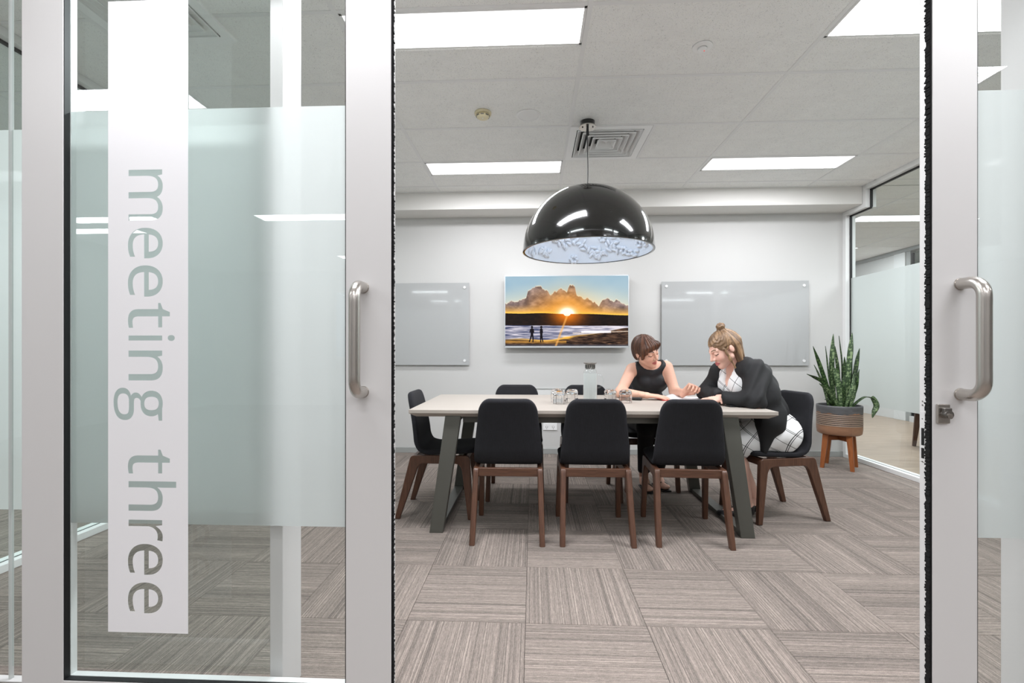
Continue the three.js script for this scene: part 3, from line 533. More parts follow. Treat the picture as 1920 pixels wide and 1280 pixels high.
function chairSide() {                                                // inverted U of shaped timber, drawn in (front, up)
  const s = new THREE.Shape();
  s.moveTo(-0.262, 0); s.lineTo(-0.164, 0.392); s.quadraticCurveTo(-0.158, 0.418, -0.136, 0.418); s.lineTo(0.205, 0.418); s.quadraticCurveTo(0.236, 0.418, 0.238, 0.39);
  s.lineTo(0.258, 0); s.lineTo(0.226, 0); s.lineTo(0.186, 0.31); s.quadraticCurveTo(0.18, 0.362, 0.14, 0.365); s.lineTo(-0.07, 0.365); s.quadraticCurveTo(-0.103, 0.362, -0.116, 0.32); s.lineTo(-0.228, 0); s.closePath();
  const g = new THREE.ExtrudeGeometry(s, { depth: 0.02, bevelEnabled: true, bevelThickness: 0.006, bevelSize: 0.005, bevelOffset: -0.005, bevelSegments: 3, curveSegments: 10 }).translate(0, 0, -0.01).rotateY(-PI / 2);
  const p = g.attributes.position;                                    // the legs spread a little towards the floor
  return planar(g, 2.2, 1);
}
const shellGeo = chairShell(), sideGeo = chairSide(), railGeo = planar(box(-0.19, 0.19, 0.368, 0.417, -0.012, 0.012, 0.003), 2.2);
function makeChair() {
  const o = new THREE.Group();
  mesh('upholstered_shell', shellGeo, M.fabric, o);
  for (const s of [-1, 1]) { const m = mesh('leg_frame', sideGeo, M.walnut, o); m.position.x = s * 0.201; m.rotation.z = s * 0.026; m.position.y = 0.0015; }
  for (const z of [-0.135, 0.2]) { const m = mesh('seat_rail', railGeo, M.walnut, o); m.position.z = z; }
  return o;
}
const protoChair = makeChair();
function placeChair(x, d, turn, label) {
  const o = protoChair.clone(); o.name = numbered('dining_chair'); o.position.set(x, 0, -d); o.rotation.y = turn; scene.add(o); tag(o, label, 'chair', 'chairs around the meeting table');
}
placeChair(-0.147, 2.925, PI, 'dark upholstered chair with its back to the camera, left of the front three');
placeChair(0.37, 2.93, PI, 'dark upholstered chair with its back to the camera, middle of the front three');
placeChair(0.928, 2.935, PI - 0.05, 'dark upholstered chair with its back to the camera, in front of the papers');
placeChair(-0.652, 3.28, PI / 2, 'dark upholstered chair at the left end of the table, seen side on');
placeChair(1.645, 3.31, -PI / 2 + 0.19, 'dark upholstered chair under the woman in the black jacket');
placeChair(-0.132, 3.7, 0, 'dark upholstered empty chair behind the table, left of the water jug');
placeChair(0.435, 3.7, 0.03, 'dark upholstered empty chair behind the water jug');
placeChair(0.93, 3.97, 0.04, 'dark upholstered chair under the woman in the sleeveless black top');
placeChair(4.62, 5.42, -PI / 2 - 0.3, 'dark chair out in the corridor behind the right glass partition');

// ------------------------------------------------------------------ things on the table
const TOP = 0.7562;
{
  const o = thing('water_jug', 'tall glass water jug with metal lid and curved handle', 'jug', [0.376, TOP, -3.1]);
  mesh('glass_body', lathe([[0, 0.0], [0.043, 0.0], [0.0455, 0.004], [0.0455, 0.205], [0.044, 0.222], [0.036, 0.238], [0.0345, 0.262], [0.037, 0.272]], 48), M.clearJug, o);
  mesh('water', lathe([[0.0001, 0.008], [0.0432, 0.008], [0.0432, 0.208], [0.0001, 0.208]], 48), M.frosted, o);
  mesh('lid', [lathe([[0.0001, 0.236], [0.03, 0.236], [0.0315, 0.27], [0.043, 0.274], [0.043, 0.279], [0.0001, 0.281]], 40)], M.darkSteel, o);
  const slots = []; for (let k = 0; k < 14; k++) slots.push(box(-0.002, 0.002, 0.243, 0.264, 0.0306, 0.0325).rotateY(k / 14 * 2 * PI)); mesh('lid_slots', slots, M.black, o);
  const hp = []; for (let k = 0; k <= 12; k++) { const a = PI / 2 - k / 12 * PI; hp.push(V3(0.043 + 0.044 * Math.cos(a), 0.157 + 0.044 * Math.sin(a), 0)); }
  mesh('handle', tube(hp, 0.0045, 40, 10), M.clearJug, o);
}
function makeTumbler() {                                              // stands upside down, heavy faceted base upwards
  const o = new THREE.Group(), R = 0.043, H = 0.09, t = 0.0035;
  const facet = (pts, n) => { const g = lathe(pts, n).toNonIndexed(); g.computeVertexNormals(); return g; };
  mesh('glass', facet([[R - t, 0.0], [R, 0.0], [R + 0.001, 0.03], [R, 0.07], [R - 0.004, 0.082], [R - 0.013, H], [0.0001, H - 0.002], [0.0001, 0.066], [R - 0.012, 0.066], [R - t - 0.001, 0.058], [R - t, 0.0]], 9), M.tumbler, o);
  return o;
}
const tumbler = makeTumbler();
for (const [x, d, turn, label] of [[0.178, 3.17, 0.1, 'upturned glass tumbler nearest the camera, left of the jug'], [0.272, 3.27, 0.4, 'upturned glass tumbler close to the left side of the jug'], [0.168, 3.29, 0.9, 'upturned glass tumbler at the back left of the jug'], [0.535, 3.27, 0.2, 'upturned glass tumbler close to the right side of the jug'], [0.634, 3.25, 0.6, 'upturned glass tumbler beside the black remote']]) {
  const o = tumbler.clone(); o.name = numbered('glass_tumbler'); o.position.set(x, TOP, -d); o.rotation.y = turn; scene.add(o); tag(o, label, 'glass', 'upturned tumblers on the table');
}
{
  const o = thing('remote_control', 'small black remote with a silver ring by the tumblers', 'remote', [0.752, TOP, -3.43], -0.35);
  mesh('body', box(-0.036, 0.036, 0, 0.02, -0.02, 0.02, 0.007), M.black, o);
  mesh('button', cyl(0.008, 0.008, V3(0.014, 0.02, 0), V3(0.014, 0.0215, 0), 16), M.darkSteel, o);
  mesh('ring', new THREE.TorusGeometry(0.016, 0.0022, 8, 28).rotateX(PI / 2 - 0.5).translate(-0.046, 0.011, 0.0), M.steel, o);
}
{
  const o = thing('red_folder', 'red folder lying under white papers on the table', 'folder', [1.075, TOP, -3.51], 0.05);
  mesh('cover', box(-0.155, 0.155, 0, 0.003, -0.11, 0.11, 0.001), M.red, o);
  const p = thing('paper_sheet', 'white papers with a raised fold on the red folder', 'paper', [1.095, TOP + 0.0035, -3.52], -0.03);
  const n = 26, g = new THREE.BoxGeometry(0.29, 0.004, 0.2, n, 1, 8).translate(0, 0.002, 0), q = g.attributes.position;
  for (let i = 0; i < q.count; i++) { const x = q.getX(i), z = q.getZ(i), bump = 0.03 * Math.exp(-(((x + 0.035 + 0.25 * (z + 0.06)) / 0.045) ** 2)) * smooth(0.09, -0.1, z); q.setY(i, q.getY(i) + bump); }
  g.computeVertexNormals(); mesh('sheets', g, M.paper, p);
  const ph = thing('mobile_phone', 'black phone edge beside the folded hands', 'phone', [1.262, TOP, -3.06], 0.3);
  mesh('body', box(-0.022, 0.022, 0, 0.008, -0.03, 0.03, 0.003), M.black, ph); mesh('screen', box(-0.019, 0.019, 0.008, 0.0085, -0.027, 0.027), M.lacquer, ph);
}

// ------------------------------------------------------------------ potted snake plant on a wooden stand
{
  const PX = 2.925, PD = 4.62, st = thing('plant_stand', 'four-legged teak plant stand', 'plant stand', [PX, 0, -PD], -0.7);
  for (let k = 0; k < 4; k++) {
    const a = k / 4 * 2 * PI + PI / 4, c = Math.cos(a), s = Math.sin(a), A = V3(c * 0.168, 0, s * 0.168), B = V3(c * 0.13, 0.32, s * 0.13);
    const g = new THREE.CylinderGeometry(0.0335, 0.022, 0.32, 4, 1).rotateY(PI / 4); g.translate(0, 0.16, 0);
    const p = g.attributes.position; for (let i = 0; i < p.count; i++) { const t = p.getY(i) / 0.32; p.setX(i, p.getX(i) + mixn(A.x, B.x, t)); p.setZ(i, p.getZ(i) + mixn(A.z, B.z, t)); }
    const f = g.toNonIndexed(); f.computeVertexNormals(); mesh('leg', planar(f, 2.5, 1), M.teak, st);
  }
  for (const a of [PI / 4, -PI / 4]) mesh('cross_bar', planar(box(-0.135, 0.135, 0.262, 0.302, -0.013, 0.013, 0.002), 2.5).rotateY(a), M.teak, st);
  const o = thing('potted_plant', 'snake plant in a ridged grey and brown ceramic pot', 'plant', [PX, 0.3215, -PD]);
  const prof = [[0.0001, 0], [0.165, 0], [0.18, 0.012], [0.185, 0.05]];
  for (let k = 0; k <= 48; k++) { const y = 0.085 + k / 48 * 0.115; prof.push([0.1855 + 0.0025 * Math.sin(k / 48 * 7 * 2 * PI), y]); }
  prof.push([0.187, 0.262], [0.185, 0.274], [0.176, 0.276], [0.172, 0.27], [0.17, 0.24]);
  const pg = lathe(prof, 64), pp = pg.attributes.position, pu = pg.attributes.uv; for (let i = 0; i < pp.count; i++) pu.setY(i, pp.getY(i) / 0.28);
  const glaze = texture(512, 256, (u, v, x, y) => {
    const h = v * 0.28, n = fbm(u * 18, v * 14, 4), drip = 0.205 + 0.018 * (fbm(u * 26, 2, 3) - 0.5) * 2;
    let c = [mixn(0.5, 0.62, n), mixn(0.36, 0.46, n), mixn(0.27, 0.35, n)];
    if (h > 0.085 && h < 0.2) { const s = Math.sin((h - 0.085) / 0.115 * 7 * 2 * PI); const k = clamp(0.5 - 0.6 * s) * 0.75 + 0.1 * n; c = [mixn(0.6, 0.27, k), mixn(0.5, 0.24, k), mixn(0.42, 0.23, k)]; }
    if (h >= drip) { const t = mixn(0.27, 0.38, n); c = [t, t, t * 1.02]; }
    return c;
  });
  mesh('pot', pg, std({ map: glaze, roughness: 0.45 }), o);
  mesh('soil', cyl(0.17, 0.17, V3(0, 0.22, 0), V3(0, 0.245, 0), 40), M.soil, o);
  const bands = texture(128, 512, (u, v) => {
    const e = Math.abs(u - 0.5) * 2, z = fbm(u * 9, v * 34, 3), b = smooth(0.42, 0.58, fbm(u * 5 + 3, v * 30 + 1.5 * z, 3) + 0.12 * Math.sin(v * 130 + 5 * z)), d = [0.2, 0.29, 0.17], l = [0.56, 0.64, 0.46];
    let c = [0, 1, 2].map((k) => mixn(d[k], l[k], b * 0.85)); if (e > 0.88) c = [0.16, 0.27, 0.14]; return c;
  });
  const green = phys({ map: bands, roughness: 0.42 }), dark = phys({ map: bands, color: 0xaabf9f, roughness: 0.42 });
  function leaf(base, mid, tip, w, twist, mat) {
    const c = new THREE.CatmullRomCurve3([base, base.clone().lerp(mid, 0.5).add(V3(0, 0.015, 0)), mid, mid.clone().lerp(tip, 0.55).add(V3(0, 0.008, 0)), tip]), N = 22, pos = [], uv = [], idx = [], K = 8;
    for (let i = 0; i <= N; i++) {
      const t = i / N, p = c.getPoint(t), tg = c.getTangent(t), a = twist + 0.5 * t, ref = V3(Math.cos(a), 0, Math.sin(a)), side = ref.addScaledVector(tg, -ref.dot(tg)).normalize(), n = side.clone().cross(tg).normalize();
      const ww = w * (0.62 + 0.75 * Math.sin(PI * Math.min(t * 0.82 + 0.12, 1))) * (t > 0.72 ? Math.sqrt(Math.max(0, (1 - t) / 0.28)) : 1) * 0.52 + 0.0006;
      for (let k = 0; k < K; k++) { const q = k / K * 2 * PI, x = Math.cos(q), y = Math.sin(q); const v = p.clone().addScaledVector(side, x * ww).addScaledVector(n, y * 0.003 + (x * x) * ww * 0.28); pos.push(v.x, v.y, v.z); uv.push(0.5 + 0.48 * x, t * 1.0); }
    }
    for (let i = 0; i < N; i++) for (let k = 0; k < K; k++) { const a = i * K + k, b = i * K + (k + 1) % K; idx.push(a, a + K, b, b, a + K, b + K); }
    const g = new THREE.BufferGeometry(); g.setAttribute('position', new THREE.Float32BufferAttribute(pos, 3)); g.setAttribute('uv', new THREE.Float32BufferAttribute(uv, 2)); g.setIndex(idx); g.computeVertexNormals();
    mesh('leaf', g, mat, o);
  }
  const Y = 0.235;
  // each: base x,z; middle; tip (from the pot's centre, y above the soil); half width
  for (const [bx, bz, mx, my, mz, tx, ty, tz, w, tw, m] of [
    [-0.02, 0.06, -0.06, 0.28, 0.07, -0.085, 0.40, 0.06, 0.034, 0.1, 0], [-0.03, -0.03, -0.05, 0.4, -0.03, -0.035, 0.72, -0.03, 0.03, 0.3, 0], [0.05, 0.02, 0.075, 0.4, 0.02, 0.115, 0.73, 0.01, 0.035, 0.0, 0],
    [0.03, -0.05, 0.03, 0.36, -0.06, 0.0, 0.6, -0.06, 0.024, 0.8, 0], [0.06, -0.04, 0.06, 0.45, -0.05, 0.03, 0.7, -0.05, 0.014, 1.2, 1], [0.09, 0.0, 0.15, 0.35, 0.0, 0.19, 0.58, 0.0, 0.026, 0.5, 1],
    [0.07, -0.06, 0.14, 0.3, -0.05, 0.155, 0.52, -0.05, 0.022, 1.0, 1], [0.08, 0.04, 0.13, 0.22, 0.05, 0.16, 0.38, 0.04, 0.02, 0.8, 1], [-0.07, 0.02, -0.16, 0.33, 0.02, -0.255, 0.6, 0.02, 0.026, 0.5, 1],
    [-0.06, 0.05, -0.18, 0.26, 0.06, -0.33, 0.335, 0.05, 0.03, 0.2, 1], [-0.05, 0.08, -0.14, 0.16, 0.1, -0.245, 0.25, 0.1, 0.028, 0.3, 0], [-0.08, -0.02, -0.13, 0.25, -0.04, -0.21, 0.42, -0.04, 0.018, 0.9, 0],
    [-0.07, 0.07, -0.13, 0.07, 0.09, -0.19, 0.1, 0.09, 0.024, 0.2, 1], [0.0, 0.08, 0.045, 0.16, 0.09, 0.085, 0.3, 0.09, 0.024, 0.0, 0], [0.02, 0.04, 0.0, 0.2, 0.05, 0.02, 0.33, 0.05, 0.026, 0.4, 1],
    [0.06, 0.06, 0.085, 0.14, 0.07, 0.1, 0.34, 0.05, 0.026, 0.2, 0], [-0.05, 0.0, -0.09, 0.34, -0.01, -0.115, 0.6, -0.02, 0.014, 1.1, 1], [-0.04, 0.03, -0.07, 0.3, 0.0, -0.07, 0.55, 0.0, 0.02, 0.9, 0], [0.02, -0.02, 0.0, 0.3, -0.03, 0.012, 0.45, -0.03, 0.022, 0.6, 1],
    [0.04, 0.0, 0.055, 0.3, 0.0, 0.05, 0.5, 0.0, 0.024, 0.3, 1],
  ]) leaf(V3(bx, Y, bz), V3(mx, Y + my, mz), V3(tx, Y + ty, tz), w, tw, m ? dark : green);
  { const c = [V3(0.07, Y, 0.05), V3(0.2, Y + 0.12, 0.07), V3(0.28, Y + 0.09, 0.08)]; leaf(c[0], c[1], c[2], 0.03, 1.3, dark); leaf(V3(0.25, Y + 0.125, 0.075), V3(0.29, Y + 0.04, 0.08), V3(0.25, Y - 0.075, 0.08), 0.032, 0.2, green); }
}

// ------------------------------------------------------------------ people: distance fields meshed with surface nets
function netMesh(lo, hi, cell, f) {
  const nx = Math.ceil((hi.x - lo.x) / cell) + 1, ny = Math.ceil((hi.y - lo.y) / cell) + 1, nz = Math.ceil((hi.z - lo.z) / cell) + 1, val = new Float32Array(nx * ny * nz), at = (i, j, k) => (k * ny + j) * nx + i;
  for (let k = 0; k < nz; k++) for (let j = 0; j < ny; j++) for (let i = 0; i < nx; i++) val[at(i, j, k)] = f(lo.x + i * cell, lo.y + j * cell, lo.z + k * cell);
  const id = new Int32Array(nx * ny * nz).fill(-1), pos = [], idx = [], C = [[0, 0, 0], [1, 0, 0], [0, 1, 0], [1, 1, 0], [0, 0, 1], [1, 0, 1], [0, 1, 1], [1, 1, 1]], E = [[0, 1], [2, 3], [4, 5], [6, 7], [0, 2], [1, 3], [4, 6], [5, 7], [0, 4], [1, 5], [2, 6], [3, 7]];
  for (let k = 0; k < nz - 1; k++) for (let j = 0; j < ny - 1; j++) for (let i = 0; i < nx - 1; i++) {
    const v = C.map((c) => val[at(i + c[0], j + c[1], k + c[2])]); let n = 0, x = 0, y = 0, z = 0;
    for (const [a, b] of E) if ((v[a] < 0) !== (v[b] < 0)) { const t = v[a] / (v[a] - v[b]); x += mixn(C[a][0], C[b][0], t); y += mixn(C[a][1], C[b][1], t); z += mixn(C[a][2], C[b][2], t); n++; }
    if (n) { id[at(i, j, k)] = pos.length / 3; pos.push(lo.x + (i + x / n) * cell, lo.y + (j + y / n) * cell, lo.z + (k + z / n) * cell); }
  }
  const quad = (a, b, c, d, flip) => { if (a < 0 || b < 0 || c < 0 || d < 0) return; flip ? idx.push(a, c, b, a, d, c) : idx.push(a, b, c, a, c, d); };
  for (let k = 1; k < nz - 1; k++) for (let j = 1; j < ny - 1; j++) for (let i = 1; i < nx - 1; i++) {
    const s = val[at(i, j, k)] < 0;
    if (s !== (val[at(i + 1, j, k)] < 0)) quad(id[at(i, j - 1, k - 1)], id[at(i, j, k - 1)], id[at(i, j, k)], id[at(i, j - 1, k)], !s);
    if (s !== (val[at(i, j + 1, k)] < 0)) quad(id[at(i - 1, j, k - 1)], id[at(i - 1, j, k)], id[at(i, j, k)], id[at(i, j, k - 1)], !s);
    if (s !== (val[at(i, j, k + 1)] < 0)) quad(id[at(i - 1, j - 1, k)], id[at(i, j - 1, k)], id[at(i, j, k)], id[at(i - 1, j, k)], !s);
  }
  const g = new THREE.BufferGeometry(); g.setAttribute('position', new THREE.Float32BufferAttribute(pos, 3)); g.setIndex(idx); g.computeVertexNormals(); return g;
}
const smin = (a, b, k) => { const h = clamp(0.5 + 0.5 * (b - a) / k); return mixn(b, a, h) - k * h * (1 - h); };
const smax = (a, b, k) => -smin(-a, -b, k);
const cone = (a, b, ra, rb) => { const bx = b.x - a.x, by = b.y - a.y, bz = b.z - a.z, l = bx * bx + by * by + bz * bz; return (x, y, z) => { const px = x - a.x, py = y - a.y, pz = z - a.z, t = clamp((px * bx + py * by + pz * bz) / l); return Math.hypot(px - bx * t, py - by * t, pz - bz * t) - mixn(ra, rb, t); }; };
const ball = (c, rx, ry = rx, rz = rx) => { const m = Math.min(rx, ry, rz); return (x, y, z) => { const k = Math.hypot((x - c.x) / rx, (y - c.y) / ry, (z - c.z) / rz); return (k - 1) * mixn(m, (rx + ry + rz) / 3, 0.4); }; };
const union = (list, k) => (x, y, z) => { let d = list[0](x, y, z); for (let i = 1; i < list.length; i++) d = smin(d, list[i](x, y, z), k); return d; };
const inflate = (f, r) => (x, y, z) => f(x, y, z) - r;
function coloured(g, f) { const p = g.attributes.position, c = new Float32Array(p.count * 3), q = new THREE.Color(); for (let i = 0; i < p.count; i++) { const r = f(p.getX(i), p.getY(i), p.getZ(i)); q.setRGB(r[0], r[1], r[2], THREE.SRGBColorSpace); c[i * 3] = q.r; c[i * 3 + 1] = q.g; c[i * 3 + 2] = q.b; } g.setAttribute('color', new THREE.BufferAttribute(c, 3)); return g; }

// head in its own frame: y up, z towards the face, x towards the person's left
const faceField = (() => {
  const skull = ball(V3(0, 0.035, -0.014), 0.074, 0.082, 0.092), face = ball(V3(0, -0.03, 0.024), 0.06, 0.082, 0.07), jaw = union([cone(V3(-0.048, -0.058, 0.005), V3(0, -0.098, 0.068), 0.02, 0.019), cone(V3(0.048, -0.058, 0.005), V3(0, -0.098, 0.068), 0.02, 0.019)], 0.02);
  const cheeks = union([ball(V3(-0.035, -0.036, 0.058), 0.024), ball(V3(0.035, -0.036, 0.058), 0.024)], 0.01), brow = union([cone(V3(-0.042, 0.02, 0.072), V3(-0.012, 0.018, 0.09), 0.009, 0.009), cone(V3(0.042, 0.02, 0.072), V3(0.012, 0.018, 0.09), 0.009, 0.009)], 0.01);
  const sockets = union([ball(V3(-0.031, 0.0, 0.1), 0.019, 0.014, 0.018), ball(V3(0.031, 0.0, 0.1), 0.019, 0.014, 0.018)], 0.004), lids = union([ball(V3(-0.031, -0.001, 0.0765), 0.0145), ball(V3(0.031, -0.001, 0.0765), 0.0145)], 0.003);
  const nose = union([cone(V3(0, 0.012, 0.091), V3(0, -0.032, 0.112), 0.007, 0.0105), ball(V3(-0.011, -0.037, 0.1), 0.0085), ball(V3(0.011, -0.037, 0.1), 0.0085)], 0.008);
  const lips = union([cone(V3(-0.02, -0.066, 0.084), V3(0, -0.063, 0.096), 0.004, 0.0065), cone(V3(0.02, -0.066, 0.084), V3(0, -0.063, 0.096), 0.004, 0.0065), cone(V3(-0.016, -0.072, 0.085), V3(0, -0.0755, 0.0935), 0.004, 0.0075), cone(V3(0.016, -0.072, 0.085), V3(0, -0.0755, 0.0935), 0.004, 0.0075)], 0.002);
  const ears = union([ball(V3(-0.076, -0.008, -0.012), 0.0075, 0.026, 0.016), ball(V3(0.076, -0.008, -0.012), 0.0075, 0.026, 0.016)], 0.005);
  return (x, y, z) => {
    let d = smin(skull(x, y, z), face(x, y, z), 0.03); d = smin(d, jaw(x, y, z), 0.025); d = smin(d, cheeks(x, y, z), 0.02); d = smin(d, brow(x, y, z), 0.012);
    d = smax(d, -sockets(x, y, z), 0.012); d = smin(d, lids(x, y, z), 0.004); d = smin(d, nose(x, y, z), 0.01); d = smin(d, lips(x, y, z), 0.005); return smin(d, ears(x, y, z), 0.006);
  };
})();
function headGeo(place, skin, lip, browC) {
  const g = netMesh(V3(-0.1, -0.135, -0.12), V3(0.1, 0.13, 0.135), 0.0034, faceField);
  coloured(g, (x, y, z) => {
    const ax = Math.abs(x);
    if (z > 0.07 && ax < 0.025 && y < -0.0575 && y > -0.084 && Math.hypot(x / 0.024, (y + 0.069) / 0.0125) < 1) return Math.abs(y + 0.0692) < 0.0016 ? lip.map((c) => c * 0.62) : lip;
    if (z > 0.055 && ax > 0.011 && ax < 0.047 && Math.abs(y - 0.0225 - 0.006 * Math.sin((ax - 0.01) * 70)) < 0.0036) return browC;
    if (z > 0.06 && ax > 0.016 && ax < 0.046 && Math.abs(y + 0.0055 - 0.0 + 0.004 * (((ax - 0.031) / 0.015) ** 2 - 1) * -1) < 0.0024) return [0.16, 0.1, 0.09];
    const blush = 0.5 * Math.exp(-(((ax - 0.04) / 0.02) ** 2) - ((y + 0.035) / 0.02) ** 2) * (z > 0 ? 1 : 0);
    return [skin[0], skin[1] - 0.06 * blush, skin[2] - 0.05 * blush];
  });
  return g.applyMatrix4(place);
}
// a hand: wrist at the origin, fingers along +x, back of the hand +y, thumb on the side `th`
function handGeo(place, curl, spread, th, thumbIn, skin) {
  const parts = [cone(V3(-0.03, 0, 0), V3(0.012, 0, 0), 0.022, 0.0235)], Z = [0.029, 0.01, -0.009, -0.027], L = [[0.041, 0.024, 0.019], [0.045, 0.028, 0.02], [0.042, 0.026, 0.019], [0.032, 0.02, 0.017]];
  const fingers = [];
  Z.forEach((z, k) => {
    const kn = V3([0.088, 0.09, 0.086, 0.078][k], 0.002, z * th); parts.push(cone(V3(0.008, 0, z * 0.62 * th), kn, 0.0145, 0.0105));
    let p = kn.clone(), a = curl[0] * (1 + 0.1 * k), side = spread * (1.5 - k) * th; const ch = [];
    L[k].forEach((l, s) => { const q = p.clone().add(V3(Math.cos(a) * Math.cos(side) * l, -Math.sin(a) * l, Math.cos(a) * Math.sin(side) * l)); ch.push(cone(p.clone(), q.clone(), 0.0092 - 0.0009 * s, 0.0086 - 0.001 * s)); p = q; a += curl[1]; });
    fingers.push(union(ch, 0.003));
  });
  const palm = union(parts, 0.012), t0 = V3(0.014, -0.004, 0.02 * th), t1 = V3(0.046, -0.012, (0.046 - thumbIn * 0.008) * th), t2 = V3(0.074, -0.014, (0.053 - thumbIn * 0.02) * th), t3 = V3(0.096, -0.014, (0.05 - thumbIn * 0.032) * th);
  const thumb = union([cone(t0, t1, 0.0145, 0.0115), cone(t1, t2, 0.0108, 0.0098), cone(t2, t3, 0.0096, 0.0082)], 0.005);
  const f = (x, y, z) => { let d = palm(x, y, z); let e = 1e9; for (const g of fingers) e = Math.min(e, g(x, y, z)); d = smin(d, e, 0.006); return smin(d, thumb(x, y, z), 0.008); };
  return coloured(netMesh(V3(-0.06, -0.1, -0.08), V3(0.2, 0.045, 0.08), 0.0036, f).applyMatrix4(place), () => skin);
}
const frame = (o, xdir, ydir) => { const x = xdir.clone().normalize(), z = x.clone().cross(ydir).normalize(), y = z.clone().cross(x); return new THREE.Matrix4().makeBasis(x, y, z).setPosition(o); };
function strands(place, inv, tones, freq) {                          // colour streaks that run along the hair
  return (x, y, z) => { const p = V3(x, y, z).applyMatrix4(inv), az = Math.atan2(p.x, p.z + 0.03), n = fbm(az * freq + 20, p.y * 9 + 4, 3) * 1.5 - 0.25, t = clamp(n); return [0, 1, 2].map((k) => mixn(tones[0][k], tones[1][k], t)); };
}
const uvSkew = (g, s) => { const p = g.attributes.position, uv = new Float32Array(p.count * 2); for (let i = 0; i < p.count; i++) { const a = p.getX(i) * 0.8 + p.getZ(i) * 0.75, b = p.getY(i) + 0.25 * p.getX(i); uv[i * 2] = (a * 0.9 - b * 0.42) * s; uv[i * 2 + 1] = (a * 0.42 + b * 0.9) * s; } g.setAttribute('uv', new THREE.BufferAttribute(uv, 2)); return g; };
const skinMat = phys({ vertexColors: true, roughness: 0.55 }), hairMat = phys({ vertexColors: true, roughness: 0.45 });
const boundsOf = (pts, pad) => { const b = new THREE.Box3().setFromPoints(pts); b.min.addScalar(-pad); b.max.addScalar(pad); return b; };

